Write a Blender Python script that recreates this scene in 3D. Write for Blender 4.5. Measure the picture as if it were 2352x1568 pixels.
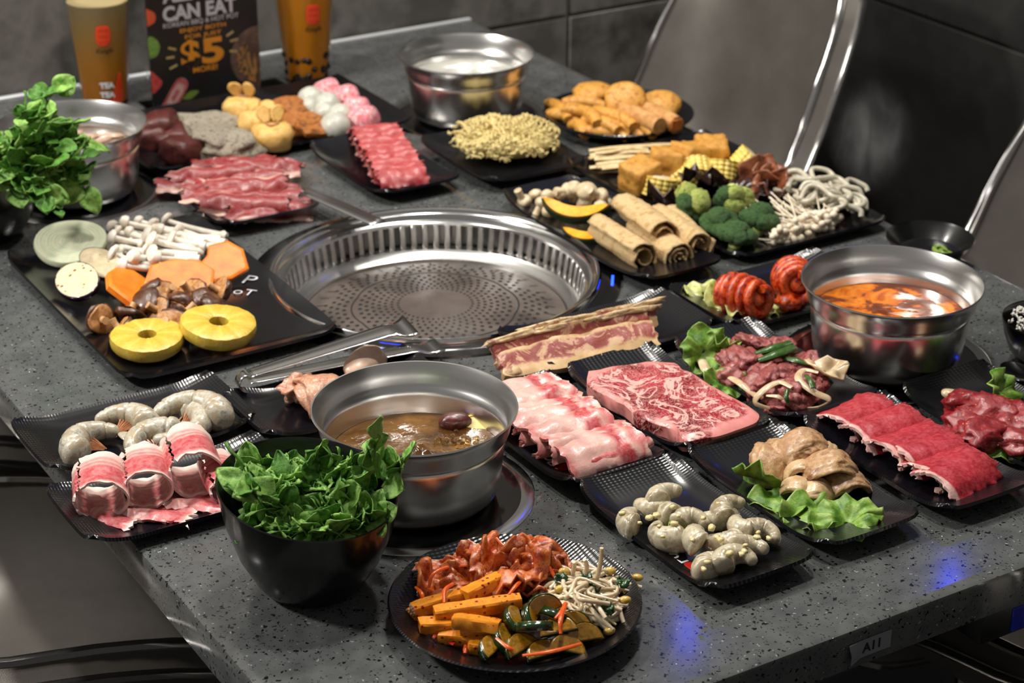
import bpy, bmesh, math, random
import numpy as np
from mathutils import Vector, Matrix, Euler, noise as mnoise
for o in list(bpy.data.objects): bpy.data.objects.remove(o)
S = bpy.context.scene
COL = S.collection
PI = math.pi
TZ = 0.75                      # table top above the floor
random.seed(7)

# ---------------------------------------------------------------- camera
FPX, CX, CY, CAMH = 4677.0, 1176.0, 784.0, 1.0
_a = np.array([9606-CX, -(-1403-CY), -FPX]); _b = np.array([-1997-CX, -(-1446-CY), -FPX])
_X = _a/np.linalg.norm(_a); _Z = np.cross(_X, _b/np.linalg.norm(_b)); _Z /= np.linalg.norm(_Z); _Y = np.cross(_Z, _X)
ROT = np.array([_X, _Y, _Z])   # camera axes -> room axes (x along the table front, y towards the back wall)
cd = bpy.data.cameras.new('camera'); cam = bpy.data.objects.new('camera', cd); COL.objects.link(cam)
cam.matrix_world = Matrix.Translation((0, 0, TZ+CAMH)) @ Matrix([list(r) for r in ROT]).to_4x4()
cd.sensor_width = 36; cd.lens = 36*FPX/2352; cd.clip_start = 0.05; cd.clip_end = 50
cd.dof.use_dof = True; cd.dof.focus_distance = 1.93; cd.dof.aperture_fstop = 8.0
S.camera = cam

# ---------------------------------------------------------------- world, lights, exposure
w = bpy.data.worlds.new('world'); S.world = w; w.use_nodes = True
w.node_tree.nodes['Background'].inputs[0].default_value = (1.0, 0.97, 0.93, 1)
w.node_tree.nodes['Background'].inputs[1].default_value = 0.15
S.view_settings.view_transform = 'Standard'; S.view_settings.look = 'None'
S.view_settings.exposure = 0.18; S.view_settings.gamma = 1.0; S.view_settings.use_curve_mapping = False
def lamp(name, loc, size, power, col, target):
    l = bpy.data.lights.new(name, 'AREA'); l.shape = 'DISK'; l.size = size; l.energy = power; l.color = col
    o = bpy.data.objects.new(name, l); COL.objects.link(o); o.location = loc
    o.rotation_euler = (Vector(target)-Vector(loc)).to_track_quat('-Z', 'Y').to_euler()
    return o
lamp('ceiling_spot_or_fill_lamp', (0.62, 2.40, TZ+1.70), 0.14, 14, (1.0, 0.95, 0.87), (0.9, 1.9, TZ))
lamp('ceiling_spot_or_fill_lamp', (1.78, 2.35, TZ+2.00), 0.16, 16, (1.0, 0.95, 0.87), (1.4, 1.9, TZ))
lamp('ceiling_spot_or_fill_lamp', (1.15, 1.75, TZ+2.00), 0.18, 20, (1.0, 0.95, 0.88), (1.15, 1.95, TZ))  # fill lamp added overhead to brighten pots and food facing the camera
lamp('ceiling_spot_or_fill_lamp', (-0.72, 2.45, TZ+1.60), 0.24, 38, (1.0, 0.96, 0.9), (0.75, 2.1, TZ))

# ---------------------------------------------------------------- helpers
def at(px, py, h=0.0):
    """room point at height h above the table top that lies under pixel (px, py) of the 2352x1568 photograph"""
    d = ROT @ np.array([px-CX, -(py-CY), -FPX]); t = (h-CAMH)/d[2]
    return Vector((t*d[0], t*d[1], TZ+h))
def yaw(a, b):
    p = at(*a); q = at(*b); return math.atan2(q.y-p.y, q.x-p.x)
def nz(v, f=1.0, seed=0.0):
    return mnoise.noise(Vector((v[0]*f+seed*7.31, v[1]*f-seed*3.17, v[2]*f+seed*1.77)))

def mk(name, V, F, mat=None, uv=None, sharp=50, smooth=True):
    me = bpy.data.meshes.new(name); me.from_pydata([tuple(map(float, v)) for v in V], [], F)
    if uv is not None:
        l = me.uv_layers.new(name='UVMap'); n = len(me.loops); idx = np.zeros(n, np.int32); me.loops.foreach_get('vertex_index', idx)
        l.data.foreach_set('uv', np.asarray(uv, np.float32)[idx].ravel())
    if smooth:
        me.polygons.foreach_set('use_smooth', [True]*len(me.polygons))
        if sharp: me.set_sharp_from_angle(angle=math.radians(sharp))
    me.update()
    if mat: me.materials.append(mat)
    return me
def obj(name, me, parent=None, loc=(0, 0, 0), rot=(0, 0, 0), sc=1.0):
    o = bpy.data.objects.new(name, me); COL.objects.link(o); o.location = loc; o.rotation_euler = rot
    o.scale = (sc, sc, sc) if not hasattr(sc, '__len__') else sc
    if parent: o.parent = parent
    return o
def tag(o, label=None, cat=None, group=None, kind=None):
    if label: o['label'] = label
    if cat: o['category'] = cat
    if group: o['group'] = group
    if kind: o['kind'] = kind
    return o
def thing(name, label, cat, loc, rot=(0, 0, 0), group=None, sc=1.0):
    return tag(obj(name, None, None, loc, rot, sc), label, cat, group)
def solo(name, me, label, cat, loc, rot=(0, 0, 0), group=None, sc=1.0):
    return tag(obj(name, me, None, loc, rot, sc), label, cat, group)

def smooth_path(pts, n):
    pts = np.asarray(pts, float); k = len(pts)
    P = np.vstack([2*pts[0]-pts[1], pts, 2*pts[-1]-pts[-2]])
    out = []
    for i in range(n):
        t = i/(n-1)*(k-1); j = min(int(t), k-2); u = t-j
        p0, p1, p2, p3 = P[j], P[j+1], P[j+2], P[j+3]
        out.append(0.5*((2*p1)+(-p0+p2)*u+(2*p0-5*p1+4*p2-p3)*u*u+(-p0+3*p1-3*p2+p3)*u**3))
    return np.array(out)
def grid_solid(name, P, t, mat, sharp=50, wrap=False):
    """a sheet of points P[n,m,3] given thickness t"""
    P = np.asarray(P, float); n, m = P.shape[:2]
    du = np.gradient(P, axis=0); dv = np.gradient(P, axis=1); N = np.cross(du, dv)
    N /= np.maximum(np.linalg.norm(N, axis=2, keepdims=True), 1e-9)
    t = np.asarray(t, float)
    if t.ndim == 2: t = t[..., None]
    A = (P+N*t/2).reshape(-1, 3); B = (P-N*t/2).reshape(-1, 3); k = n*m; F = []
    for i in range(n-1):
        for j in range(m-1):
            a = i*m+j; F.append((a, a+m, a+m+1, a+1)); F.append((k+a, k+a+1, k+a+m+1, k+a+m))
    for i in range(n-1):
        a = i*m; F.append((a, k+a, k+a+m, a+m)); b = a+m-1; F.append((b, b+m, k+b+m, k+b))
    for j in range(m-1):
        a = j; F.append((a, a+1, k+a+1, k+a)); b = (n-1)*m+j; F.append((b, k+b, k+b+1, b+1))
    u, v = np.meshgrid(np.linspace(0, 1, n), np.linspace(0, 1, m), indexing='ij'); uv = np.stack([u, v], 2).reshape(-1, 2)
    return mk(name, np.vstack([A, B]), F, mat, np.vstack([uv, uv]), sharp)
def tube(name, pts, r, mat, seg=8, n=None, cap=True, flat=1.0, sharp=60):
    P = np.asarray(pts, float)
    if n: P = smooth_path(P, n)
    k = len(P); R = np.interp(np.linspace(0, 1, k), np.linspace(0, 1, len(r)), r) if hasattr(r, '__len__') else np.full(k, r)
    T = np.gradient(P, axis=0); T /= np.maximum(np.linalg.norm(T, axis=1, keepdims=True), 1e-9)
    up = np.array([0, 0, 1.0]) if abs(T[0][2]) < .9 else np.array([1.0, 0, 0]); V = []; UV = []
    nrm = np.cross(T[0], up); nrm /= np.linalg.norm(nrm)
    for i in range(k):
        nrm = nrm-T[i]*np.dot(nrm, T[i]); nrm /= np.linalg.norm(nrm); b = np.cross(T[i], nrm)
        for s in range(seg):
            a = 2*PI*s/seg; V.append(P[i]+R[i]*(math.cos(a)*nrm+flat*math.sin(a)*b)); UV.append((i/(k-1), s/seg))
    F = [(i*seg+s, i*seg+(s+1) % seg, (i+1)*seg+(s+1) % seg, (i+1)*seg+s) for i in range(k-1) for s in range(seg)]
    if cap: F.append(tuple(range(seg))[::-1]); F.append(tuple((k-1)*seg+s for s in range(seg)))
    return mk(name, V, F, mat, UV, sharp)
def lathe(name, prof, mat, seg=48, fn=None, sharp=40, closed=False, cap=False):
    V = []; UV = []; n = len(prof)
    for i, (r, z) in enumerate(prof):
        for s in range(seg):
            a = 2*PI*s/seg; rr, zz = (r, z) if fn is None else fn(r, z, a)
            V.append((rr*math.cos(a), rr*math.sin(a), zz)); UV.append((i/(n-1), s/seg))
    last = n if closed else n-1
    F = [(i*seg+s, i*seg+(s+1) % seg, ((i+1) % n)*seg+(s+1) % seg, ((i+1) % n)*seg+s) for i in range(last) for s in range(seg)]
    if cap:
        if prof[0][0] > 1e-5: F.append(tuple(range(seg))[::-1])
        if prof[-1][0] > 1e-5: F.append(tuple((n-1)*seg+s for s in range(seg)))
    return mk(name, V, F, mat, UV, sharp)
_ico = {}
def ico(sub):
    if sub not in _ico:
        bm = bmesh.new(); bmesh.ops.create_icosphere(bm, subdivisions=sub, radius=1); bm.verts.ensure_lookup_table()
        _ico[sub] = (np.array([v.co[:] for v in bm.verts]), [tuple(v.index for v in f.verts) for f in bm.faces]); bm.free()
    return _ico[sub]
def blob(name, r, mat, amp=0.12, freq=2.0, seed=0, sub=3, cube=0.0, fine=0.0, ffreq=9.0, fn=None, flatb=None):
    V0, F = ico(sub); V = []
    for p in V0:
        q = p/np.max(np.abs(p))**cube if cube else p
        d = 1+amp*nz(p, freq, seed)
        if fine: d += fine*nz(p, ffreq, seed+5)
        q = np.array([q[0]*r[0], q[1]*r[1], q[2]*r[2]])*d
        if flatb is not None and q[2] < flatb: q[2] = flatb
        if fn: q = fn(q)
        V.append(q)
    uv = [(math.atan2(p[1], p[0])/(2*PI)+.5, p[2]*.5+.5) for p in V0]
    return mk(name, V, F, mat, uv, 0)
def slab(name, outline, t, mat, mat2=None, rnd=0.12, bump=0.0, bfreq=60, seed=0, dome=0.0, n=None):
    """a thick piece with the given top outline (star-shaped); mat2 goes on the rim"""
    O = np.asarray(outline, float)
    if n: O = smooth_path(np.vstack([O, O[:1]]), n+1)[:-1]
    c = O.mean(0); m = len(O); V = []; F = []; UV = []
    size = np.abs(O-c).max()
    e = min(rnd*t/size*2, .2)
    rings = [(0.02, 0), (.4, 0), (.75, 0), (1-e, 0), (1, rnd*t), (1, t-rnd*t), (1-e, t), (.85, t), (.7, t), (.55, t), (.4, t), (.25, t), (.1, t), (.005, t)]
    for s, z in rings:
        for p in O:
            q = c+(p-c)*s; zz = z+(dome*(1-s*s) if z > .7*t else 0)
            if bump and z > 0: zz += bump*nz((q[0], q[1], z), bfreq, seed)
            V.append((q[0], q[1], zz)); UV.append((s, 0 if z < .5*t else 1))
    for i in range(len(rings)-1):
        for s in range(m): F.append((i*m+s, i*m+(s+1) % m, (i+1)*m+(s+1) % m, (i+1)*m+s))
    me = mk(name, V, F, mat, UV, 45)
    if mat2:
        me.materials.append(mat2); idx = [0]*len(F)
        for s in range(m):
            for i in (3, 4, 5) if rnd >= .1 else (4,): idx[i*m+s] = 1
        me.polygons.foreach_set('material_index', idx)
    return me
def sheet(name, path, length, t, mat, n=18, m=12, amp=0.002, freq=45, seed=0, rag=0.004, twist=0.0, taper=0.0):
    """thin slice: cross-section path in (y,z), extruded along local x; edges ragged"""
    C = smooth_path(path, n); P = np.zeros((n, m, 3))
    for j in range(m):
        v = j/(m-1)-.5
        for i in range(n):
            u = i/(n-1)-.5; y, z = C[i]
            L = length*(1+taper*u)
            x = v*L
            if j in (0, m-1): x += rag*nz((u*9, v*3, 1), 1.7, seed)
            if i in (0, n-1): y += rag*.7*nz((v*9, u*3, 2), 1.7, seed+3)
            d = nz((x, y, z), freq, seed)
            P[i, j] = (x+twist*u*.01, y+amp*.6*nz((x, y, z), freq*.8, seed+9)+twist*v*length*.3, max(z+amp*d, t*.6))
    return grid_solid(name, P, t, mat)
def bar(name, L, w, h, mat, seed=0, n=14, bend=0.0, amp=.08):
    """a cut stick with rounded rectangular section"""
    cs = [(.8, -1), (1, -.7), (1, .7), (.8, 1), (-.8, 1), (-1, .7), (-1, -.7), (-.8, -1)]; V = []; F = []
    for i in range(n):
        s = i/(n-1)-.5; e = 1 if 0 < i < n-1 else .9
        for y, z in cs:
            k = 1+amp*nz((s*5, y, z), 1.1, seed); V.append((s*L+.05*w*nz((s, y*3, z*3), 1.7, seed), y*w/2*k*e+bend*(s*2)**2*L, z*h/2*k*e))
    F = [(i*8+s, i*8+(s+1) % 8, (i+1)*8+(s+1) % 8, (i+1)*8+s) for i in range(n-1) for s in range(8)]+[tuple(range(8))[::-1], tuple((n-1)*8+s for s in range(8))]
    return mk(name, V, F, mat, None, 40)
def ordinal(objs, template):
    """label look-alikes by their order across the picture"""
    names = ['leftmost', 'second from left', 'third from left', 'fourth from left', 'fifth from left', 'sixth from left', 'seventh from left', 'eighth from left', 'ninth from left', 'tenth from left', 'eleventh from left', 'twelfth from left', 'thirteenth from left', 'fourteenth from left', 'fifteenth from left', 'sixteenth from left']
    def px(o):
        c = ROT.T @ (np.array(o.location)-np.array([0, 0, TZ+CAMH])); return -c[0]/c[2]
    q = sorted(objs, key=px); n = len(q); back = {k: v.replace('left', 'right') for k, v in enumerate(names)}
    for i, o in enumerate(q): o['label'] = template % (names[i] if i < (n+1)//2 else back[n-1-i])
def box(name, sx, sy, sz, mat, bev=0.002, seg=2, base=True):
    bm = bmesh.new(); bmesh.ops.create_cube(bm, size=1)
    for v in bm.verts: v.co = Vector((v.co.x*sx, v.co.y*sy, (v.co.z+(.5 if base else 0))*sz))
    if bev: bmesh.ops.bevel(bm, geom=bm.edges[:], offset=bev, segments=seg, affect='EDGES', profile=.5)
    me = bpy.data.meshes.new(name); bm.to_mesh(me); bm.free()
    me.polygons.foreach_set('use_smooth', [True]*len(me.polygons)); me.set_sharp_from_angle(angle=math.radians(40))
    me.materials.append(mat); return me
def join(name, parts, mat=None):
    """parts: (mesh, matrix) -> one mesh"""
    bm = bmesh.new(); mats = []
    for me, mx in parts:
        k = len(bm.faces); nv = len(bm.verts); bm.from_mesh(me); bm.verts.ensure_lookup_table(); bm.faces.ensure_lookup_table()
        bmesh.ops.transform(bm, matrix=mx, verts=bm.verts[nv:])
        for m in me.materials:
            if m not in mats: mats.append(m)
        mi = mats.index(me.materials[0]) if me.materials else 0
        for f in bm.faces[k:]: f.material_index = mi
    me = bpy.data.meshes.new(name); bm.to_mesh(me); bm.free()
    for m in mats: me.materials.append(m)
    return me
def TR(x=0, y=0, z=0, rx=0, ry=0, rz=0, s=1.0):
    return Matrix.Translation((x, y, z)) @ Euler((rx, ry, rz)).to_matrix().to_4x4() @ Matrix.Scale(s, 4)
def text_mesh(name, body, size, mat, bold=0.0, shear=0.0, depth=0.0002, align='CENTER'):
    cu = bpy.data.curves.new(name, 'FONT'); cu.body = body; cu.size = size; cu.offset = bold; cu.shear = shear; cu.extrude = depth
    cu.align_x = align; cu.align_y = 'CENTER'; cu.resolution_u = 4
    o = bpy.data.objects.new(name, cu); COL.objects.link(o); dg = bpy.context.evaluated_depsgraph_get()
    me = bpy.data.meshes.new_from_object(o.evaluated_get(dg)); bpy.data.objects.remove(o); bpy.data.curves.remove(cu)
    me.name = name; me.materials.clear(); me.materials.append(mat); return me

# ---------------------------------------------------------------- materials
def lin(c):
    return tuple(((x/255)/12.92 if x/255 <= .04045 else ((x/255+.055)/1.055)**2.4) for x in c)+(1,)
def newmat(name):
    m = bpy.data.materials.new(name); m.use_nodes = True; nt = m.node_tree; nt.nodes.clear()
    o = nt.nodes.new('ShaderNodeOutputMaterial'); b = nt.nodes.new('ShaderNodeBsdfPrincipled'); nt.links.new(b.outputs[0], o.inputs[0])
    return m, nt, b
def coords(nt, space='Object', rnd=True):
    tc = nt.nodes.new('ShaderNodeTexCoord'); out = tc.outputs[space]
    if rnd:
        oi = nt.nodes.new('ShaderNodeObjectInfo'); mu = nt.nodes.new('ShaderNodeMath'); mu.operation = 'MULTIPLY'; mu.inputs[1].default_value = 7.0
        nt.links.new(oi.outputs['Random'], mu.inputs[0]); ad = nt.nodes.new('ShaderNodeVectorMath'); ad.operation = 'ADD'
        nt.links.new(out, ad.inputs[0]); nt.links.new(mu.outputs[0], ad.inputs[1]); out = ad.outputs[0]
    return out
def ramp(nt, fac, stops, interp='LINEAR'):
    r = nt.nodes.new('ShaderNodeValToRGB'); cr = r.color_ramp; cr.interpolation = interp
    while len(cr.elements) < len(stops): cr.elements.new(.5)
    for e, (p, c) in zip(cr.elements, stops): e.position = p; e.color = lin(c) if len(c) == 3 else c
    nt.links.new(fac, r.inputs[0]); return r.outputs[0]
def tex(nt, co, kind='noise', scale=10, detail=4, rough=.6, dist=0.0, rnd=1.0, feature=None, out=None):
    if kind == 'noise':
        t = nt.nodes.new('ShaderNodeTexNoise'); t.inputs['Detail'].default_value = detail; t.inputs['Roughness'].default_value = rough; t.inputs['Distortion'].default_value = dist
    elif kind == 'voronoi':
        t = nt.nodes.new('ShaderNodeTexVoronoi'); t.inputs['Randomness'].default_value = rnd
        if feature: t.feature = feature
    else:
        t = nt.nodes.new('ShaderNodeTexWave'); t.inputs['Distortion'].default_value = dist; t.inputs['Detail'].default_value = detail
    t.inputs['Scale'].default_value = scale; nt.links.new(co, t.inputs['Vector'])
    return t.outputs[out if out else 0]
def bump(nt, b, h, s, d=0.002):
    bp = nt.nodes.new('ShaderNodeBump'); bp.inputs['Strength'].default_value = s; bp.inputs['Distance'].default_value = d
    nt.links.new(h, bp.inputs['Height']); nt.links.new(bp.outputs[0], b.inputs['Normal'])
    b2 = nt.nodes.new('ShaderNodeBump'); b2.inputs['Strength'].default_value = s*.3; b2.inputs['Distance'].default_value = d; nt.links.new(h, b2.inputs['Height']); nt.links.new(b2.outputs[0], b.inputs['Coat Normal'])
def mathn(nt, op, a, b=None, clamp=False):
    n = nt.nodes.new('ShaderNodeMath'); n.operation = op; n.use_clamp = clamp
    for i, x in enumerate((a, b)):
        if x is None: continue
        if isinstance(x, (int, float)): n.inputs[i].default_value = x
        else: nt.links.new(x, n.inputs[i])
    return n.outputs[0]
def mixc(nt, fac, a, b):
    n = nt.nodes.new('ShaderNodeMix'); n.data_type = 'RGBA'
    for i, x in ((0, fac), (6, a), (7, b)):
        if isinstance(x, (int, float)): n.inputs[i].default_value = x
        elif isinstance(x, tuple): n.inputs[i].default_value = lin(x) if len(x) == 3 else x
        else: nt.links.new(x, n.inputs[i])
    return n.outputs[2]
def M(name, cols, scale=40, rough=.5, bmp=0.0, bscale=None, metal=0.0, sss=0.0, coat=0.0, kind='noise', detail=5, dist=0.0, spec=.5,
      lo=.37, hi=.63, spots=None, bd=0.002, rnd=True, ior=None, trans=0.0, emit=None):
    """procedural food/surface material: colours over a noise, optional dark or light specks and fine relief"""
    m, nt, b = newmat(name); co = coords(nt, 'Object', rnd); bs_ = bscale or scale*2
    if rnd: scale *= 2.2; bs_ *= 2.6
    if len(cols) == 1: b.inputs['Base Color'].default_value = lin(cols[0]); c = None
    else:
        f = tex(nt, co, kind, scale, detail, .6, dist); k = len(cols)
        c = ramp(nt, f, [(lo+(hi-lo)*i/(k-1), cc) for i, cc in enumerate(cols)])
    if spots:                                                    # (colour, scale, size, share)
        for sc_, ss, sz, share in spots:
            v = nt.nodes.new('ShaderNodeTexVoronoi'); v.inputs['Scale'].default_value = ss; nt.links.new(co, v.inputs['Vector'])
            d = mathn(nt, 'LESS_THAN', v.outputs['Distance'], sz); sx = nt.nodes.new('ShaderNodeSeparateColor'); nt.links.new(v.outputs['Color'], sx.inputs[0])
            k2 = mathn(nt, 'LESS_THAN', sx.outputs[0], share); f2 = mathn(nt, 'MULTIPLY', d, k2)
            c = mixc(nt, f2, c if c is not None else cols[0], sc_)
    if c is not None: nt.links.new(c, b.inputs['Base Color'])
    b.inputs['Roughness'].default_value = rough; b.inputs['Metallic'].default_value = metal; b.inputs['Specular IOR Level'].default_value = spec
    b.inputs['Coat Weight'].default_value = coat; b.inputs['Coat Roughness'].default_value = .13
    b.inputs['Transmission Weight'].default_value = trans
    if ior: b.inputs['IOR'].default_value = ior
    if sss: b.inputs['Subsurface Weight'].default_value = sss; b.inputs['Subsurface Radius'].default_value = (.006, .003, .002); b.inputs['Subsurface Scale'].default_value = 1.0
    if bmp: bump(nt, b, tex(nt, co, 'noise', bs_, 6, .65), min(1.0, bmp*(1.7 if rnd else 1)), bd)
    if emit: b.inputs['Emission Color'].default_value = lin(emit[0]); b.inputs['Emission Strength'].default_value = emit[1]
    return m
def MU(name, stops, axis=0, wob=.06, wscale=30, rough=.4, bmp=.2, bscale=120, sss=.12, coat=.15, rep=1.0, fleck=None, var=.13):
    """bands of colour across a slice (along its UV), wobbling with noise: fat and lean"""
    m, nt, b = newmat(name); co = coords(nt)
    uv = nt.nodes.new('ShaderNodeTexCoord').outputs['UV']; sp = nt.nodes.new('ShaderNodeSeparateXYZ'); nt.links.new(uv, sp.inputs[0])
    wscale *= 1.6; bscale *= 2.5
    n = tex(nt, co, 'noise', wscale, 4, .55); d = mathn(nt, 'MULTIPLY', mathn(nt, 'SUBTRACT', n, .5), wob*4)
    f = mathn(nt, 'ADD', mathn(nt, 'MULTIPLY', sp.outputs[axis], rep), d)
    if rep != 1.0: f = mathn(nt, 'FRACT', f)
    c = ramp(nt, f, stops)
    v = tex(nt, co, 'noise', wscale*4, 5, .7); c = mixc(nt, mathn(nt, 'MULTIPLY', ramp(nt, v, [(.38, (0, 0, 0, 1)), (.66, (1, 1, 1, 1))]), var*1.6), c, fleck or (255, 235, 225))
    nt.links.new(c, b.inputs['Base Color']); b.inputs['Roughness'].default_value = rough; b.inputs['Coat Weight'].default_value = coat; b.inputs['Coat Roughness'].default_value = .2
    if sss: b.inputs['Subsurface Weight'].default_value = sss; b.inputs['Subsurface Radius'].default_value = (.006, .002, .0015); b.inputs['Subsurface Scale'].default_value = 1.0
    bump(nt, b, tex(nt, co, 'noise', bscale, 5, .6), min(1, bmp*1.6), .0012)
    return m
# ================================================================= room shell
m_tile = M('wall_tile_stone', [(58, 56, 53), (104, 101, 96), (74, 72, 68)], scale=5, rough=.5, bmp=.15, bscale=60, rnd=False)
m_tile_shade = M('wall_tile_in_shade', [(40, 40, 40), (52, 52, 51), (34, 34, 34)], scale=3, rough=.45, bmp=.15, bscale=60, rnd=False)  # back wall's tile with the unlit right wall's shade put into its colour
m_grout = M('grout', [(132, 130, 124)], rough=.9)
m_grout_shade = M('grout_in_shade', [(78, 77, 75)], rough=.9)  # grout darkened by the same painted wall shade
m_floor = M('floor_tile', [(30, 29, 28), (40, 39, 38)], scale=4, rough=.5, rnd=False)
f = tag(obj('floor', box('floor', 5.0, 5.0, .05, m_floor, 0), None, (1.2, 1.2, -.05)), 'dark tiled restaurant floor under the table', 'floor', kind='structure')
for i in range(3):
    for j in range(2):
        obj('tile', box('tile', .594, .594, .004, m_floor, .001, 1), f, (-1.0+i*.6, -.9+j*.6, .05))
wb = tag(obj('wall_back', box('wall_back', 4.6, .06, 2.6, m_grout, 0), None, (1.1, 2.993, 0)), 'grey stone tiled wall behind the table', 'wall', kind='structure')
# tile joints: vertical at x=1.93, horizontal just under the table top
for i, x0 in enumerate((-.47, .73, 1.93)):
    wdt = 1.2 if i < 2 else .535
    for z0 in (-.48, .12, .72, 1.32):
        z1 = max(z0, 0)
        obj('tile', box('wall_tile', wdt-.006, .012, z0+.6-z1-.006, m_tile, .0015, 1), wb, (x0+wdt/2-1.1, -.036, z1+.003))
wr = tag(obj('wall_right', box('wall_right', .06, 4.6, 2.6, m_grout_shade, 0), None, (2.51, .66, 0)), 'shaded tiled wall on the right behind the chairs', 'wall', kind='structure')
for y0 in (-1.6, -.4, .8, 2.0):
    wdt = 1.2 if y0 < 2 else .95
    for z0 in (-.48, .12, .72, 1.32):
        z1 = max(z0, 0)
        obj('tile', box('wall_tile', .012, wdt-.006, z0+.6-z1-.006, m_tile_shade, .0015, 1), wr, (-.036, y0+wdt/2-.66, z1+.003))

# small blue neon lights high on the walls, mirrored in the table top
m_neon = M('blue_neon', [(20, 30, 120)], rough=.3, emit=((30, 60, 255), 22.0))
for x, y, z, rz, l in ((2.245, 2.943, TZ+1.43, 0, 'small blue neon light on the back wall, mirrored in the table front'), (2.460, 2.385, TZ+1.09, PI/2, 'small blue neon light on the right wall, mirrored in the table corner')):
    nl = thing('neon_light', l, 'wall light', (x, y, z), (0, 0, rz), 'blue wall lights'); obj('housing', box('housing', .07, .016, .16, M('neon_housing', [(20, 20, 22)], rough=.5), .003, 1, False), nl)
    obj('tube', box("tube", .034, .008, .085, m_neon, .003, 1, False), nl, (0, -.011 if rz == 0 else .011, 0))

# ================================================================= table
def quartz():
    m, nt, b = newmat('grey_quartz'); co = coords(nt, 'Object', False)
    base = ramp(nt, tex(nt, co, 'noise', 35, 4), [(.35, (74, 76, 77)), (.65, (90, 92, 92))])
    wob = nt.nodes.new('ShaderNodeVectorMath'); wob.operation = 'MULTIPLY_ADD'
    n = nt.nodes.new('ShaderNodeTexNoise'); n.inputs['Scale'].default_value = 190; nt.links.new(co, n.inputs['Vector'])
    nt.links.new(n.outputs['Color'], wob.inputs[0]); wob.inputs[1].default_value = (.0085,)*3; nt.links.new(co, wob.inputs[2])
    c = base
    for sc_, th, share, col in ((150, .26, .50, (22, 22, 23)), (320, .30, .40, (45, 46, 47)), (260, .26, .07, (140, 142, 142)), (120, .07, .12, (250, 250, 255))):
        v = nt.nodes.new('ShaderNodeTexVoronoi'); v.inputs['Scale'].default_value = sc_; nt.links.new(wob.outputs[0], v.inputs['Vector'])
        s = nt.nodes.new('ShaderNodeSeparateColor'); nt.links.new(v.outputs['Color'], s.inputs[0])
        k = mathn(nt, 'MULTIPLY', mathn(nt, 'LESS_THAN', v.outputs['Distance'], th), mathn(nt, 'LESS_THAN', s.outputs[0], share))
        c = mixc(nt, k, c, col)
    nt.links.new(c, b.inputs['Base Color']); b.inputs['Roughness'].default_value = .11; b.inputs['Specular IOR Level'].default_value = .5
    return m
m_quartz = quartz()
X0, X1, Y0, Y1 = .563, 1.7185, 1.1325, 2.931
GX, GY, GR = 1.118, 2.0, .2055
def table_top():
    cs = [(X0, Y0), (X1, Y0), (X1, Y1), (X0, Y1)]
    angs = sorted(set([2*PI*i/240 for i in range(240)]+[math.atan2(y-GY, x-GX) % (2*PI) for x, y in cs]))
    def edge(a, ins):
        dx, dy = math.cos(a), math.sin(a); t = 1e9
        for v, d, lo, hi in ((GX, dx, X0+ins, X1-ins), (GY, dy, Y0+ins, Y1-ins)):
            if d > 1e-9: t = min(t, (hi-v)/d)
            elif d < -1e-9: t = min(t, (lo-v)/d)
        return GX+t*dx, GY+t*dy
    n = len(angs); V = []
    def ring(fn, z): V.extend([(*fn(a), z) for a in angs])
    hole = lambda a: (GX+GR*math.cos(a), GY+GR*math.sin(a))
    ring(hole, -.04); ring(hole, 0); ring(lambda a: edge(a, .014), 0); ring(lambda a: edge(a, .006), 0); ring(lambda a: edge(a, .002), -.0015); ring(lambda a: edge(a, 0), -.006)
    ring(lambda a: edge(a, 0), -.040); ring(hole, -.04)
    F = [(i*n+s, i*n+(s+1) % n, (i+1)*n+(s+1) % n, (i+1)*n+s) for i in range(7) for s in range(n)]
    return mk('table_top', V, F, m_quartz, None, 25)
tb = thing('dining_table', 'grey speckled quartz dining table with a built-in grill and four hobs', 'table', (0, 0, 0))
m_black = M('black_metal', [(16, 16, 17)], rough=.4)
m_under = M('dark_apron', [(22, 22, 23)], rough=.6)
m_alu = M('brushed_aluminium', [(206, 210, 212)], rough=.4, metal=.2)
obj('table_top', table_top(), tb, (0, 0, TZ))
def apron():
    parts = []
    for (sx, sy, x, y) in ((.9, .02, 1.14, 1.40), (.9, .02, 1.14, 2.72), (.02, 1.3, .82, 2.06), (.02, 1.3, 1.46, 2.06)):
        parts.append((box('a', sx, sy, .08, m_under, 0), TR(x, y, TZ-.1205)))
    return join('apron', parts)
obj('apron', apron(), tb)
for x in (.86, 1.42):
    obj('pedestal', box('pedestal', .1, .5, .62, m_under, .004), tb, (x, 2.05, .01)); obj('foot_plate', box('foot_plate', .34, .7, .012, m_under, .003), tb, (x, 2.05, .0))
obj('edge_strip', box('edge_strip', X1-X0, .010, .004, m_alu, .001, 1), tb, (1.1408, 2.9365, TZ-.002), sc=1)
# number tag on the front edge
m_tagp = M('tag_plastic', [(128, 130, 134)], rough=.35); m_ink = M('black_ink', [(20, 20, 20)], rough=.6)
tg = thing('table_number_tag', 'small grey plastic tag lettered A11 on the table front edge', 'tag', (1.0715, Y0-.0012, TZ-.022))
P = np.zeros((8, 3, 3))
for i in range(8):
    for j in range(3):
        s = i/7; P[i, j] = (-.026+.05*s, -.004*max(0, .3-s)/.3*(1.5 if j < 2 else .4), -.009+.009*j)
obj('plate', grid_solid('tag_plate', P, .0008, m_tagp), tg)
obj('lettering', text_mesh('tag_text', 'A11', .0135, m_ink, .0002), tg, (.002, -.0009, 0), (PI/2, 0, 0))
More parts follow.
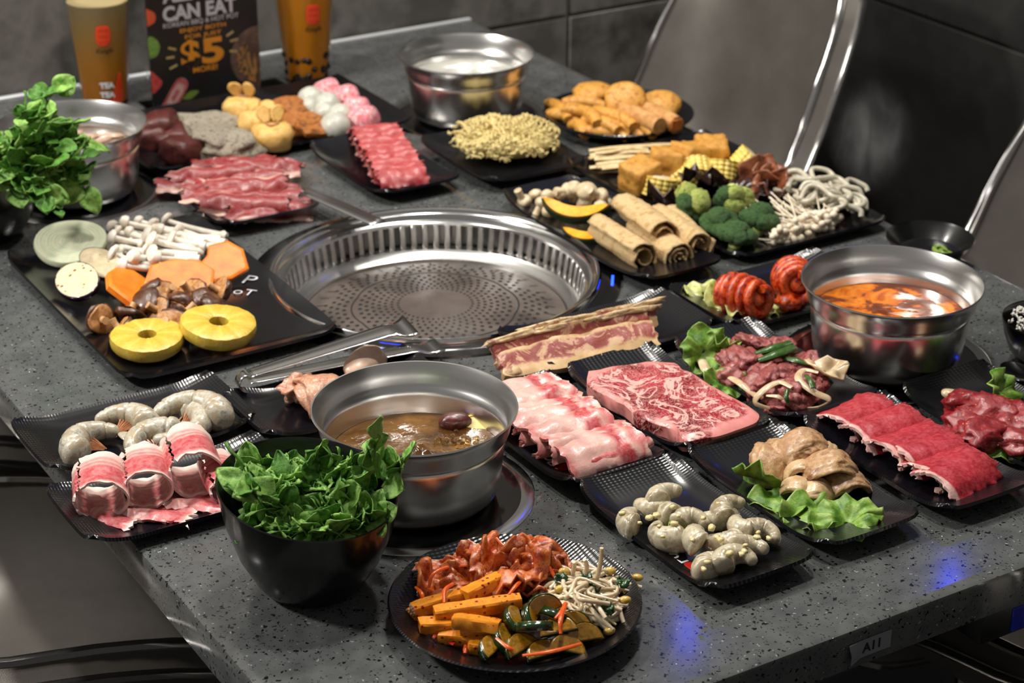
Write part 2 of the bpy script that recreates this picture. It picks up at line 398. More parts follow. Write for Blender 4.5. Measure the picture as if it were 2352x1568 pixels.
# hob control box under the front edge
cb = thing('control_box', 'black hob control box with a blue face under the table front edge', 'control box', (1.345, Y0+.024, TZ-.0765))
m_bluep = M('blue_panel', [(8, 14, 60)], rough=.2, emit=((10, 25, 120), .12))
obj('housing', box('housing', .26, .04, .034, m_black, .004), cb)
obj('face_panel', box('face_panel', .215, .002, .026, m_bluep, .0006, 1), cb, (.015, -.0203, .004))

# ---------------------------------------------------------------- steel, hobs, grill
def steel(name, rough=.24, tint=(.74, .73, .71)):
    m, nt, b = newmat(name); co = coords(nt, 'Object', False); mp = nt.nodes.new('ShaderNodeMapping'); nt.links.new(co, mp.inputs[0]); mp.inputs['Scale'].default_value = (.6, .6, 40)
    n = tex(nt, mp.outputs[0], 'noise', 40, 4, .6); b.inputs['Metallic'].default_value = 1; b.inputs['Base Color'].default_value = (*tint, 1)
    r = nt.nodes.new('ShaderNodeMapRange'); r.inputs[3].default_value = rough-.02; r.inputs[4].default_value = rough+.05; nt.links.new(n, r.inputs[0]); nt.links.new(r.outputs[0], b.inputs['Roughness'])
    bump(nt, b, n, .015, .0003); return m
m_steel = steel('stainless_steel'); m_dsteel = steel('dark_steel', .3, (.34, .33, .32)); m_bright = steel('polished_steel', .14, (.72, .72, .71))
m_glass = M('black_hob_glass', [(5, 5, 8)], rough=.06, coat=1.0)
def hob_meshes():
    return (lathe('hob_ring', [(.104, .0), (.104, .0016), (.116, .0022), (.1175, .0015), (.1175, 0)], m_bright, 96),
            lathe('hob_glass', [(.0001, .0008), (.06, .0008), (.1035, .0008), (.1038, 0)], m_glass, 64))
hr, hg = hob_meshes()
POTS = [(.838, 1.543), (1.438, 1.537), (1.455, 2.499), (.845, 2.499)]
HOBL = ['round black glass hob with a steel ring under the steaming front pot', 'round black glass hob under the pot of red soup',
        'round black glass hob under the pot of white broth', 'round black glass hob under the pot beside the leafy left bowl']
for (x, y), l in zip(POTS, HOBL):
    h = thing('induction_hob', l, 'hob', (x, y, TZ), group='hobs set into the table'); obj('ring', hr, h); obj('glass_plate', hg, h)
m_led = M('blue_led', [(10, 20, 90)], rough=.3, emit=((25, 60, 255), 6.0))
for (x, y), a in (((1.438, 1.537), (.078, -.072)), ):
    obj('indicator_light', lathe('led', [(.0001, .0003), (.004, .0003), (.0042, 0)], m_led, 12), bpy.data.objects['induction_hob.001'], (a[0], a[1], .001))
g = thing('table_grill', 'round steel barbecue grill sunk into the middle of the table', 'grill', (GX, GY, TZ))
m_flange = M('black_grill_flange', [(7, 7, 10)], rough=.12, coat=.8)
obj('flange', lathe('grill_flange', [(.2025, -.002), (.2025, .004), (.212, .0046), (.228, .0028), (.229, 0)], m_flange, 128), g)
obj('upper_ring', lathe('upper_ring', [(.205, -.02), (.2046, .004), (.2035, .010), (.2015, .0125), (.199, .0118), (.1975, .0080), (.1955, .0066), (.1930, .0072), (.1915, .0055), (.1895, .0010), (.1865, -.0004), (.1845, -.002), (.184, -.005), (.186, -.006)], m_bright, 128), g)
obj('slot_backing', lathe('slot_backing', [(.2035, -.002), (.200, -.012), (.196, -.040), (.18, -.044)], m_dsteel, 96), g)
sl = box('slat', .0030, .0072, .031, m_steel, .001, 1)
for i in range(78):
    a = 2*PI*i/78; o = obj('slat', sl, g, (.1805*math.cos(a), .1805*math.sin(a), -.0345), (0, 0, a)); o.rotation_euler = Euler((0, .16, a))
obj('lower_ring', lathe('lower_ring', [(.190, -.036), (.181, -.0345), (.176, -.0355), (.1725, -.040), (.168, -.0425), (.1645, -.0445), (.163, -.0500), (.15, -.0502)], m_steel, 128), g)
m_grillp = M('seasoned_grill_plate', [(62, 54, 49), (92, 82, 76), (76, 67, 62)], scale=9, rough=.38, bmp=.15, bscale=120, spec=.6, rnd=False)
gp = obj('grill_plate', lathe('grill_plate', [(.0001, -.0335), (.03, -.0338), (.08, -.036), (.12, -.0395), (.15, -.0445), (.1622, -.0475), (.1625, -.0495)], m_grillp, 96), g)
def perforations():
    V = []; F = []
    zf = lambda r: np.interp(r, [0, .03, .08, .12, .15, .1622], [-.0335, -.0338, -.036, -.0395, -.0445, -.0475])+.0004
    def hole(r, a, lr, lt):
        k = len(V); er = np.array([math.cos(a), math.sin(a)]); et = np.array([-math.sin(a), math.cos(a)])
        for q in range(8):
            t = 2*PI*q/8; p = er*(r+lr*math.cos(t))+et*lt*math.sin(t); V.append((p[0], p[1], zf(np.hypot(*p))))
        F.append(tuple(range(k, k+8)))
    for k in range(7):
        r = .046+.0078*k; n = 44
        for i in range(n): hole(r, 2*PI*(i+.5*(k % 2))/n, .0020+.0001*k, .0013+.00022*k)
    for k in range(4):
        for i in range(56):
            a = 2*PI*(i+.5*(k % 2))/56; ph = abs(math.sin(4*a))
            if k < 2+2*ph: hole(.1085+.0085*k+.004*ph, a, .0027, .0026)
    n = 320
    for i in range(n):                              # wavy groove between the two fields of holes
        a0, a1 = 2*PI*i/n, 2*PI*(i+1)/n; k = len(V)
        for a in (a0, a1):
            rr = .1005+.003*abs(math.sin(4*a))
            for d in (-.0009, .0009): V.append(((rr+d)*math.cos(a), (rr+d)*math.sin(a), zf(rr)))
        F.append((k, k+1, k+3, k+2))
    for i in range(40):
        a = 2*PI*i/40; k = len(V)
        for rr, wd in ((.137, .0008), (.149, .0008)):
            for s in (-1, 1): V.append((rr*math.cos(a+s*wd/rr), rr*math.sin(a+s*wd/rr), zf(rr)))
        F.append((k, k+1, k+3, k+2))
    return mk('perforations', V, F, M('grill_hole_dark', [(8, 7, 7)], rough=.8), None, 0)
tag(obj('perforations', perforations(), gp), kind='stuff')
for a in (-2.35, -.62):
    obj('flange_light', box('flange_light', .030, .003, .0012, m_led, .0004, 1), g, (.2175*math.cos(a), .2175*math.sin(a), .0036), (0, 0, a+PI/2))

# ---------------------------------------------------------------- pots and their broths
POT = [(.0001, 0), (.066, 0), (.074, .002), (.080, .008), (.0835, .02), (.0862, .045), (.0880, .062), (.0880, .0655), (.0872, .067), (.0876, .0692), (.0915, .0712), (.0930, .075), (.0945, .083), (.0982, .0925),
       (.1000, .0945), (.1008, .0955), (.1004, .0968), (.0990, .0966), (.0972, .0935), (.0932, .083), (.0918, .0760), (.0895, .0722), (.0868, .0690), (.0860, .064), (.0840, .045), (.0815, .02), (.076, .006), (.066, .004), (.0001, .004)]
pot_me = lathe('pot_body', POT, m_steel, 96, sharp=35)
def broth_mat(name, stops, scale, rough, bs, bscale, dist=.6):
    m, nt, b = newmat(name); co = coords(nt, 'Object', False)
    nt.links.new(ramp(nt, tex(nt, co, 'noise', scale, 4, .55, dist), stops), b.inputs['Base Color'])
    b.inputs['Roughness'].default_value = rough; b.inputs['Coat Weight'].default_value = .6; b.inputs['Coat Roughness'].default_value = .05
    bump(nt, b, tex(nt, co, 'noise', bscale, 3, .5, .4), bs, .004); return m
def liquid(name, z, r, mat, amp, freq, mound=0.0, seed=1, mc=(0, 0)):
    V = []; F = []; nr, ns = 30, 72
    for i in range(nr+1):
        rr = r*i/nr
        for s in range(ns):
            a = 2*PI*s/ns; x, y = rr*math.cos(a), rr*math.sin(a)
            e = (1-(i/nr)**6); d = math.hypot(x-mc[0], y-mc[1])
            zz = z+e*(amp*nz((x, y, 0), freq, seed)+.5*amp*nz((x, y, 0), freq*2.3, seed+2))+e*mound*math.exp(-(d/.022)**2)*(1+.7*nz((x, y, 1), 130, seed))
            V.append((x, y, zz))
    F = [(i*ns+s, i*ns+(s+1) % ns, (i+1)*ns+(s+1) % ns, (i+1)*ns+s) for i in range(nr) for s in range(ns)]
    return mk(name, V, F, mat, None, 0)
PL = ['stainless steel pot boiling clear brown broth behind the front leafy bowl', 'stainless steel pot of orange chilli soup on the right',
      'stainless steel pot of white broth near the back wall', 'stainless steel pot of mushroom broth behind the left leafy bowl']
LQ = [('brown_broth', broth_mat('brown_broth', [(.3, (58, 36, 14)), (.5, (96, 64, 28)), (.7, (134, 96, 50))], 22, .06, .35, 90), .046, .0838, .0016, 60, .010),
      ('chilli_soup', broth_mat('chilli_soup', [(.34, (96, 44, 20)), (.46, (128, 64, 32)), (.49, (196, 98, 22)), (.58, (224, 132, 38)), (.70, (176, 76, 16))], 30, .05, .12, 60, .5), .056, .0848, .0004, 40, 0),
      ('white_broth', broth_mat('white_broth', [(.3, (168, 166, 158)), (.7, (196, 194, 184))], 20, .12, .1, 60), .060, .0852, .0004, 40, 0),
      ('mushroom_broth', broth_mat('mushroom_broth', [(.3, (96, 80, 66)), (.7, (140, 122, 104))], 30, .12, .2, 60), .060, .0852, .0008, 40, 0)]
pots = []
for (x, y), l, (ln, lm, lz, lr, la, lf, mo) in zip(POTS, PL, LQ):
    p = thing('soup_pot', l, 'pot', (x, y, TZ+.0022), group='steel pots on the table hobs'); obj('pot_body', pot_me, p)
    obj('broth', liquid(ln, lz, lr, lm, la, lf, mo, mc=(.0, -.012)), p); pots.append(p)
# ================================================================= chairs
def vinyl():
    m, nt, b = newmat('silver_grey_vinyl'); co = coords(nt, 'Object', False)
    nt.links.new(ramp(nt, tex(nt, co, 'noise', 12, 4), [(.3, (112, 107, 101)), (.7, (128, 123, 117))]), b.inputs['Base Color'])
    b.inputs['Roughness'].default_value = .34; b.inputs['Metallic'].default_value = .55; bump(nt, b, tex(nt, co, 'voronoi', 900), .12, .0006); return m
m_vinyl = vinyl(); m_pipe = steel('silver_piping', .2, (.62, .61, .60)); m_leg = steel('chrome_leg', .12, (.7, .7, .7))
def chair_meshes():
    prof = smooth_path([(.235, .405), (.225, .435), (.19, .452), (.08, .452), (-.06, .444), (-.15, .452), (-.205, .490), (-.235, .56), (-.262, .68), (-.292, .80), (-.316, .900)], 34)
    n, m = 34, 25; P = np.zeros((n, m, 3)); Tn = np.gradient(prof, axis=0); Tn /= np.linalg.norm(Tn, axis=1, keepdims=True)
    for i in range(n):
        s = i/(n-1); w = np.interp(s, [0, .06, .2, .5, .62, .8, .93, 1], [.155, .19, .215, .232, .236, .228, .205, .150])
        nx, nz_ = -Tn[i][1], Tn[i][0]                        # towards the sitter
        if nx*0.3+nz_ < 0: nx, nz_ = -nx, -nz_
        curl = np.interp(s, [0, .2, .42, .58, .8, 1], [.015, .07, .16, .15, .08, .03])
        for j in range(m):
            v = -1+2*j/(m-1); c = curl*abs(v)**3.2
            P[i, j] = (prof[i][0]+nx*c, v*w, prof[i][1]+nz_*c)
    shell = grid_solid('chair_shell', P, .034, m_vinyl, 30)
    def border(off):
        du = np.gradient(P, axis=0); dv = np.gradient(P, axis=1); N = np.cross(du, dv); N /= np.linalg.norm(N, axis=2, keepdims=True); Q = P+N*off
        L = [Q[i, 0] for i in range(n)]+[Q[n-1, j] for j in range(1, m)]+[Q[i, m-1] for i in range(n-2, -1, -1)]+[Q[0, j] for j in range(m-2, -1, -1)]
        return L
    return shell, tube('chair_piping', border(.0165), .0062, m_pipe, 6), tube('chair_piping', border(-.0165), .0062, m_pipe, 6)
cs, cp1, cp2 = chair_meshes()
leg_me = tube('chair_leg', [(.0, 0, .40), (.02, .02, .2), (.045, .045, .0)], [.011, .010, .008], m_leg, 10, 8)
brace_me = tube('chair_brace', [(.15, .14, .395), (-.15, .14, .395), (-.15, -.14, .395), (.15, -.14, .395), (.15, .14, .395)], .008, m_leg, 8)
def chair(x, y, rz, label):
    c = thing('shell_chair', label, 'chair', (x, y, 0), (0, 0, rz), group='silver grey shell chairs round the table')
    obj('shell', cs, c); obj('piping', cp1, c); obj('piping', cp2, c); obj('brace', brace_me, c)
    for sx, sy in ((1, 1), (-1, 1), (-1, -1), (1, -1)):
        obj('leg', leg_me, c, (.15*sx, .14*sy, 0), (0, 0, math.atan2(sy, sx)-PI/4))
chair(1.85, 2.60, PI, 'silver grey shell chair with its back before the shaded tiles, right of the fried snacks')
chair(1.86, 1.765, PI, 'silver grey shell chair at the right edge, behind the small dish of green chilli')
chair(.48, 1.915, 0, 'silver grey shell chair tucked under the left table edge near the pork belly rolls')
chair(.48, 2.44, 0, 'silver grey shell chair tucked under the left table edge below the veggie tray')
chair(1.545, 1.215, PI/2, 'silver grey shell chair tucked under the front table edge by the control box')

# ================================================================= crockery
def plate_mat(name, axis_mix=True, tint=(11, 12, 17), rough=.22):
    m, nt, b = newmat(name); tc = nt.nodes.new('ShaderNodeTexCoord').outputs['Object']
    b.inputs['Base Color'].default_value = lin(tint); b.inputs['Roughness'].default_value = rough; b.inputs['Coat Weight'].default_value = .25; b.inputs['Coat Roughness'].default_value = .1
    w1 = nt.nodes.new('ShaderNodeTexWave'); w1.bands_direction = 'Y'; w1.inputs['Scale'].default_value = 95; w1.inputs['Distortion'].default_value = .6; w1.inputs['Detail'].default_value = 1; nt.links.new(tc, w1.inputs[0])
    w2 = nt.nodes.new('ShaderNodeTexWave'); w2.bands_direction = 'X'; w2.inputs['Scale'].default_value = 62; w2.inputs['Distortion'].default_value = .6; nt.links.new(tc, w2.inputs[0])
    sp = nt.nodes.new('ShaderNodeSeparateXYZ'); nt.links.new(tc, sp.inputs[0])
    mr = nt.nodes.new('ShaderNodeMapRange'); mr.inputs[1].default_value = .0095; mr.inputs[2].default_value = .018; nt.links.new(sp.outputs[2], mr.inputs[0])   # ribs only on the raised rim
    h = mathn(nt, 'MULTIPLY', mathn(nt, 'ADD', w1.outputs[1], mathn(nt, 'MULTIPLY', w2.outputs[1], .7)), mr.outputs[0])
    bump(nt, b, h, .2, .0008); return m
m_plate = plate_mat('black_ribbed_melamine'); m_tray = M('black_tray_melamine', [(10, 10, 13), (14, 14, 18)], scale=30, rough=.18, coat=.3, rnd=False)
m_white = M('white_print', [(205, 208, 212)], rough=.5); m_red = M('red_print', [(200, 24, 18)], rough=.5)
def plate_mesh(name, L, W, ends=.014, sides=.007, n=30, m=20, start=.50, mat=None, bow=.035, sstart=.62):
    P = np.zeros((n, m, 3))
    for i in range(n):
        u = -1+2*i/(n-1)
        for j in range(m):
            v = -1+2*j/(m-1)
            s = max(0, (abs(u)-start)/(1-start)); t = max(0, (abs(v)-sstart)/(1-sstart))
            x = v*W/2*(1-bow*u*u*.6); y = u*L/2*(1-bow*v*v*.6)
            cr = min(1, max(0, abs(u)-.8)/.2)*min(1, max(0, abs(v)-.8)/.2)          # rounded corners
            x -= math.copysign(cr**2*.006, v); y -= math.copysign(cr**2*.006, u)
            P[i, j] = (x, y, .0055+ends*s**1.7+sides*t**1.8*(1-.4*s))
    return grid_solid(name, P[:, ::-1] if False else P, .0036, mat or m_plate, 60)
foot_cache = {}
def plate(label, cx, cy, L, W, rz=0.0, kind='small', logo=None):
    key = (round(L, 3), round(W, 3), kind)
    if key not in foot_cache:
        if kind == 'small': me = plate_mesh('plate_body', L*1.035, W*1.045)
        elif kind == 'tray': me = plate_mesh('tray_body', L, W, .008, .008, start=.88, mat=m_tray, bow=.01, sstart=.80)
        else: me = plate_mesh('plate_body', L, W, .012, .012, start=.6, sstart=.6, bow=.10)
        foot_cache[key] = (me, box('foot', W*.62, L*.62, .0036, m_tray, .001, 1))
    me, ft = foot_cache[key]
    t = thing('serving_tray' if kind == 'tray' else 'serving_plate', label, 'tray' if kind == 'tray' else 'plate', (cx, cy, TZ), (0, 0, rz), group='black serving plates')
    obj('body', me, t, (0, 0, .0006)); obj('foot', ft, t)
    if logo:
        lx, ly, lz, lr = logo
        z = lz
        fl = slab('logo_flame', [(-.006, -.007), (.004, -.008), (.008, 0), (.003, .003), (.005, .010), (-.002, .006), (-.004, .012), (-.008, .003)], .0003, m_red, rnd=.05, n=20)
        obj('logo_flame', fl, t, (lx, ly, z), (0, 0, lr))
        dx, dy = math.cos(lr), math.sin(lr)
        obj('logo_lettering', text_mesh('logo_text', 'PoT', .021, m_white, .0002, .15), t, (lx+.024*dx, ly+.024*dy, z+.0002), (0, 0, lr))
    return t
def round_plate(label, cx, cy, R):
    k = ('r', R)
    if k not in foot_cache:
        foot_cache[k] = lathe('round_plate', [(.0001, 0), (R*.55, 0), (R*.62, .002), (R*.86, .012), (R*.985, .0215), (R, .0235), (R*.985, .0245), (R*.84, .0155), (R*.66, .0068), (R*.55, .0052), (.0001, .005)], m_plate, 96)
    t = thing('round_plate', label, 'plate', (cx, cy, TZ), group='round black plates'); obj('body', foot_cache[k], t); return t
T90 = PI/2
plate('black tray of sliced vegetables, mushrooms and pineapple at the left', .810, 2.106, .418, .262, 0, 'tray')
for tx_, sz_, px_, py_ in (('P', .034, 573, 645), ('oT', .024, 561, 673)):
    p_ = at(px_, py_, .0085); tr_ = bpy.data.objects['serving_tray']; obj('logo_lettering', text_mesh('logo_text', tx_, sz_, m_white, -.0003), tr_, (p_.x-.810, p_.y-2.106, .0098), (0, 0, yaw((555, 675), (590, 640))-PI/2))
plate('black tray of tripe, bean curd and fish balls in front of the poster', 1.158, 2.612, .415, .25, T90, 'tray')
plate('small black plate under the folded beef brisket slices', 1.020, 2.345, .20, .136, 0)
plate('small black plate under the rolled meat slices left of the noodle cake', 1.236, 2.352, .225, .122, 0)
plate('square black plate under the instant noodle cake', 1.400, 2.305, .215, .17, 0, 'square')
round_plate('round black plate heaped with golden fried snacks by the back chair', 1.625, 2.347, .111)
plate('black tray of tofu, corn, broccoli and noodles along the right edge', 1.577, 2.032, .405, .250, 0, 'tray')
plate('long black plate of tofu skin rolls and pumpkin behind the grill', 1.368, 1.994, .335, .118, 0)
plate('small black plate of spicy red intestine beside the chilli soup pot', 1.432, 1.732, .222, .13, T90)
plate('small black plate under the beef short ribs in front of the grill', 1.196, 1.740, .225, .116, T90, 'small', (.030, .012, .0085, -T90*.95))
plate('small black plate under the thick marbled rib-eye steak', 1.156, 1.566, .222, .117)
plate('small black plate of folded pale pork slices right of the boiling pot', 1.020, 1.564, .222, .117, 0, 'small', (-.035, -.062, .0085, T90*1.1))
plate('small black plate of marinated beef with onion in front of the chilli soup pot', 1.295, 1.560, .222, .117)
plate('small black plate of deep red lean beef slices at the right', 1.300, 1.336, .225, .117, 0, 'small', (.022, .015, .0085, -T90*.35))
plate('small black plate of dark red beef chunks at the right photo edge', 1.440, 1.338, .225, .122)
plate('small black plate of seasoned chicken on lettuce near the front edge', 1.159, 1.345, .225, .118)
plate('small black plate of peeled garlic shrimp near the front edge', 1.024, 1.338, .225, .118, 0, 'small', (-.042, -.055, .0085, T90*1.1))
rp = round_plate('round black plate of kimchi, radish, cucumber and bean sprouts at the front', .803, 1.300, .1125)
obj('logo_lettering', text_mesh('logo_text', 'Po', .018, m_white, -.0001, .2), rp, (-.0785, .018, .0138), (.12, -.27, 2.2)); obj('logo_flame', slab('logo_flame', [(-.004, -.012), (.004, -.010), (.005, 0), (.003, .012), (-.003, .010)], .0003, m_red, rnd=.05, n=16), rp, (-.0735, -.006, .0122), (0, -.27, .25))
plate('small black plate of grey shell-on shrimp at the left edge', .648, 1.803, .222, .124, T90)
plate('small black plate of rolled pork belly at the left table corner', .631, 1.652, .222, .122, T90)
plate('small black plate of seasoned pork under the tongs, left of the boiling pot', .862, 1.755, .222, .116, T90)

m_bowl = M('black_bowl_glaze', [(9, 9, 10), (13, 13, 14)], scale=60, rough=.26, coat=.3, bmp=.05, bscale=90, rnd=False)
def bowl_mesh(R, H, base, slant=0.0, sdir=0.0):
    out = [(.0001, 0), (base*.92, 0), (base, .003), (base+.007, .012), (base+(R-base)*.55, H*.36), (R*.93, H*.68), (R*.995, H*.97), (R, H), (R*.99, H+.0012), (R*.975, H), (R*.91, H*.70), (base+(R-base)*.5, H*.40), (base, .016), (base*.8, .009), (.0001, .008)]
    fn = lambda r, z, a: (r, z*(1+slant*math.cos(a-sdir)*min(1, r/R)))
    return lathe('bowl', out, m_bowl, 72, fn)
B1 = (.677, 1.450); B2 = at(-34, 540, .0)
bw = solo('salad_bowl', bowl_mesh(.0815, .100, .045, .13, 2.05), 'large black slanted bowl of green watercress at the front', 'bowl', (B1[0], B1[1], TZ), group='black bowls of greens')
bw2 = solo('salad_bowl', bowl_mesh(.0815, .100, .045, .13, 2.05), 'black bowl of green watercress cut off by the left photo edge', 'bowl', (B2.x, B2.y, TZ), group='black bowls of greens')
d = at(2132, 590, .0)
dish = solo('sauce_dish', lathe('sauce_dish', [(.0001, 0), (.030, 0), (.040, .006), (.053, .022), (.0555, .027), (.0545, .028), (.051, .0225), (.038, .0095), (.0001, .008)], m_bowl, 48), 'small black dish with green chilli slices behind the chilli soup pot', 'dish', d)
rb = at(2402, 838, 0)
rice_bowl = solo('rice_bowl', bowl_mesh(.054, .056, .03), 'small black bowl of white rice at the right photo edge', 'bowl', rb)
def rice_mesh():
    V = []; F = []; g = ico(1); k = 0; rnd = random.Random(5); out = []
    for i in range(420):
        a = rnd.random()*2*PI; r = .047*math.sqrt(rnd.random()); p = np.array([r*math.cos(a), r*math.sin(a), .052+.016*(1-(r/.047)**2)+rnd.uniform(-.002, .002)])
        e = np.array(Euler((rnd.random()*3, rnd.random()*3, rnd.random()*3)).to_matrix())
        out.append((p, e))
    for p, e in out:
        for q in g[0]: V.append(p+e @ (q*np.array([.0032, .0013, .0013])))
        F += [tuple(x+k for x in f) for f in g[1]]; k += len(g[0])
    return mk('rice', V, F, M('cooked_rice', [(225, 222, 214)], rough=.4, sss=.2), None, 0)
solo('rice', rice_mesh(), 'heap of cooked white rice in the small right-hand bowl', 'rice', rb)['kind'] = 'stuff'
sp0 = thing('soup_spoon', 'steel spoon resting at the right edge by the dark red beef', 'spoon', at(2338, 850, .012), (0, 0, yaw((2338, 850), (2420, 905))))
obj('bowl', blob('spoon_bowl', (.024, .017, .009), m_bright, 0, 1, 0, 3, fn=lambda q: np.array([q[0], q[1], q[2] if q[2] < 0 else -.35*q[2]*0-.0065*(1-(q[0]/.024)**2-(q[1]/.017)**2 if (q[0]/.024)**2+(q[1]/.017)**2 < 1 else 0)])), sp0)
obj('handle', tube('spoon_handle', [(.02, 0, 0), (.06, 0, .008), (.12, 0, .012)], [.004, .003, .005], m_bright, 8, 12, flat=.4), sp0)

# ---------------------------------------------------------------- drinks and poster
def drink_mat(name, stops):
    m, nt, b = newmat(name); tc = nt.nodes.new('ShaderNodeTexCoord').outputs['Object']; sp = nt.nodes.new('ShaderNodeSeparateXYZ'); nt.links.new(tc, sp.inputs[0])
    f = mathn(nt, 'MULTIPLY', sp.outputs[2], 1/.17); f = mathn(nt, 'ADD', f, mathn(nt, 'MULTIPLY', mathn(nt, 'SUBTRACT', tex(nt, tc, 'noise', 25, 3), .5), .15))
    nt.links.new(ramp(nt, f, stops), b.inputs['Base Color']); b.inputs['Roughness'].default_value = .3; b.inputs['Subsurface Weight'].default_value = .4; b.inputs['Subsurface Radius'].default_value = (.03, .015, .006); return m
m_cup = M('clear_cup_plastic', [(245, 245, 245)], rough=.05, trans=1.0, ior=1.02)
m_pearl = M('tapioca_pearl', [(18, 10, 8), (36, 20, 14)], rough=.2)
m_logo = M('cup_logo_red', [(206, 62, 22)], rough=.5); m_script = M('cup_script_ink', [(52, 38, 16)], rough=.5)
def cup(label, px, py, stops, pearls, face, badge=False):
    p = at(px, py); c = thing('bubble_tea_cup', label, 'drink cup', (p.x, p.y, TZ), (0, 0, face))
    r0, r1, H = .0345, .0475, .17
    obj('cup_wall', lathe('cup_wall', [(.0001, 0), (r0-.002, 0), (r0, .003), (r1, H), (r1+.0015, H+.002), (r1-.0003, H+.001), (r0-.0008, .004), (.0001, .003)], m_cup, 48), c)
    obj('drink', lathe('drink', [(.0001, .004), (r0-.002, .0042), (r1-.0022, H-.012), (.0001, H-.012)], drink_mat('drink_'+name_safe(label), stops), 48), c)
    rr = lambda z: r0+(r1-r0)*z/H+.0006
    def wrap(me, zc):
        me = me.copy()
        for v in me.vertices:
            x, y, z = v.co; zz = zc+y; a = x/rr(zz); R = rr(zz)+z
            v.co = (R*math.sin(a), -R*math.cos(a), zz)
        return me
    lg = [(-.010, .012), (-.006, .0155), (.006, .0155), (.010, .012), (.0115, 0), (.010, -.011), (.005, -.016), (-.005, -.016), (-.010, -.011), (-.0115, 0)]
    obj('logo', wrap(slab('logo', lg, .0004, m_logo, rnd=.05, n=30), .115), c)
    for z in (.123, .114, .105):
        obj('logo_line', wrap(slab('logo_line', [(-.007, z-.115-.0006), (.007, z-.115-.0006), (.007, z-.115+.0006), (-.007, z-.115+.0006)], .0003, M('logo_line', [(160, 30, 14)]), rnd=.05), .1152), c, (0, -.0004, 0))
    obj('lettering', wrap(text_mesh('script', 'Kungfu', .0095, m_script, .0001, .35), .091), c)
    if badge:
        obj('badge', wrap(slab('badge', [(.004, -.02), (.024, -.02), (.024, .026), (.014, .012)], .0004, m_logo, rnd=.05, n=20), .026), c)
        for z in (.036, .021): obj('badge_lettering', wrap(text_mesh('badge_text', 'TEA', .012, m_white, .0006), z), c, (-.0, -.0005, 0))
    if pearls:
        g = blob('pearl', (.0052, .0052, .0052), m_pearl, .06, 2, 1, 2); rnd = random.Random(3)
        for i in range(46):
            a = rnd.uniform(0, 2*PI); z = .008+.036*rnd.random()**1.5; R = rr(z)-.0042
            obj('tapioca_pearl', g, c, (R*math.cos(a), R*math.sin(a), z))
    return c
def name_safe(s): return s.split()[0]+str(len(s))
FACE = math.atan2(.478, .878)*-1
cup('plastic cup of pale amber iced tea with a red logo left of the poster', 243, 232, [(.0, (226, 140, 20)), (.35, (222, 150, 36)), (.62, (206, 160, 78)), (.95, (182, 166, 124))], False, FACE+.25, True)
cup('plastic cup of orange milk tea with tapioca pearls right of the poster', 706, 180, [(0, (206, 136, 34)), (.14, (250, 160, 16)), (1, (255, 172, 24))], True, FACE+.35)
pa, pb = at(343, 256), at(662, 200)
ps = thing('menu_stand', 'clear acrylic stand holding a black all you can eat poster', 'sign', ((pa.x+pb.x)/2, (pa.y+pb.y)/2, TZ), (0, 0, math.atan2(pb.y-pa.y, pb.x-pa.x)))
W2 = (pb-pa).length/2; PW = .178; PH = .27; pxc = -W2+.006+PW/2
m_acr = M('clear_acrylic', [(250, 250, 250)], rough=.04, trans=1.0, ior=1.08)
m_board = M('black_poster_paper', [(19, 19, 20), (25, 25, 26)], scale=8, rough=.45)
obj('acrylic_panel', box('acrylic', 2*W2, .0022, PH+.012, m_acr, .0006, 1), ps, (0, -.003, 0))
obj('acrylic_base', box('acrylic_base', 2*W2, .05, .003, m_acr, .0006, 1), ps, (0, .024, 0))
po = obj('poster', box('poster', PW, .0012, PH, m_board, .0003, 1), ps, (pxc, 0.0005, .006))
m_ora = M('poster_orange', [(226, 146, 26)], rough=.5); m_pwh = M('poster_white', [(214, 214, 222)], rough=.5); m_cream = M('poster_cream', [(196, 170, 110)], rough=.5)
def ptext(body, wd, ht, x, z, mat, bold):
    me = text_mesh('poster_text', body, .04, mat, bold); c = np.array([v.co[:] for v in me.vertices]); lo, hi = c.min(0), c.max(0)
    kx, ky = wd/(hi[0]-lo[0]), ht/(hi[1]-lo[1])
    for v in me.vertices: v.co = ((v.co.x-(lo[0]+hi[0])/2)*kx, (v.co.y-(lo[1]+hi[1])/2)*ky, v.co.z)
    obj('lettering', me, po, (x, -.0012, z), (PI/2, 0, 0))
ptext('ALL YOU', .112, .0225, -.006, .166, m_pwh, .0016); ptext('CAN EAT', .118, .0235, -.004, .1385, m_pwh, .0016)
ptext('KOREAN BBQ & HOT POT', .121, .0085, -.003, .1205, m_pwh, .0002)
ptext('ENJOY BOTH', .074, .0085, -.001, .109, m_ora, .0009); ptext('FOR JUST', .059, .0080, -.001, .0985, m_ora, .0009)
ptext('$', .031, .047, -.0235, .071, m_ora, .0011); ptext('5', .036, .040, .0125, .073, m_ora, .0014); ptext('MORE!', .040, .0085, -.001, .0465, m_ora, .0010)
for x, z, a in ((-.052, .085, -.35), (-.056, .072, 0), (-.052, .057, .35), (.042, .094, .45), (.048, .083, .12), (.046, .066, -.2)):
    obj('poster_ray', box('ray', .013, .0004, .0035, m_cream, .0001, 1, False), po, (x, -.0011, z), (0, -a, 0))
def ppic(name, pts, mat, x, z, rot=0): obj(name, slab(name, pts, .0004, mat, rnd=.05, n=24), po, (x, -.0007, z), (PI/2, rot, 0))
circ = lambda r, n=18: [(r*math.cos(2*PI*i/n), r*math.sin(2*PI*i/n)) for i in range(n)]
def halfc(r): return [(-abs(r*math.cos(t)) if abs(math.cos(t)) > 1e-6 else 0, r*math.sin(t)) for t in np.linspace(PI/2, 1.5*PI, 16)]
ppic('picture_bowl_rim', halfc(.048), M('poster_bowl', [(92, 68, 58), (120, 92, 78)], rough=.5), PW/2-.0005, .052)
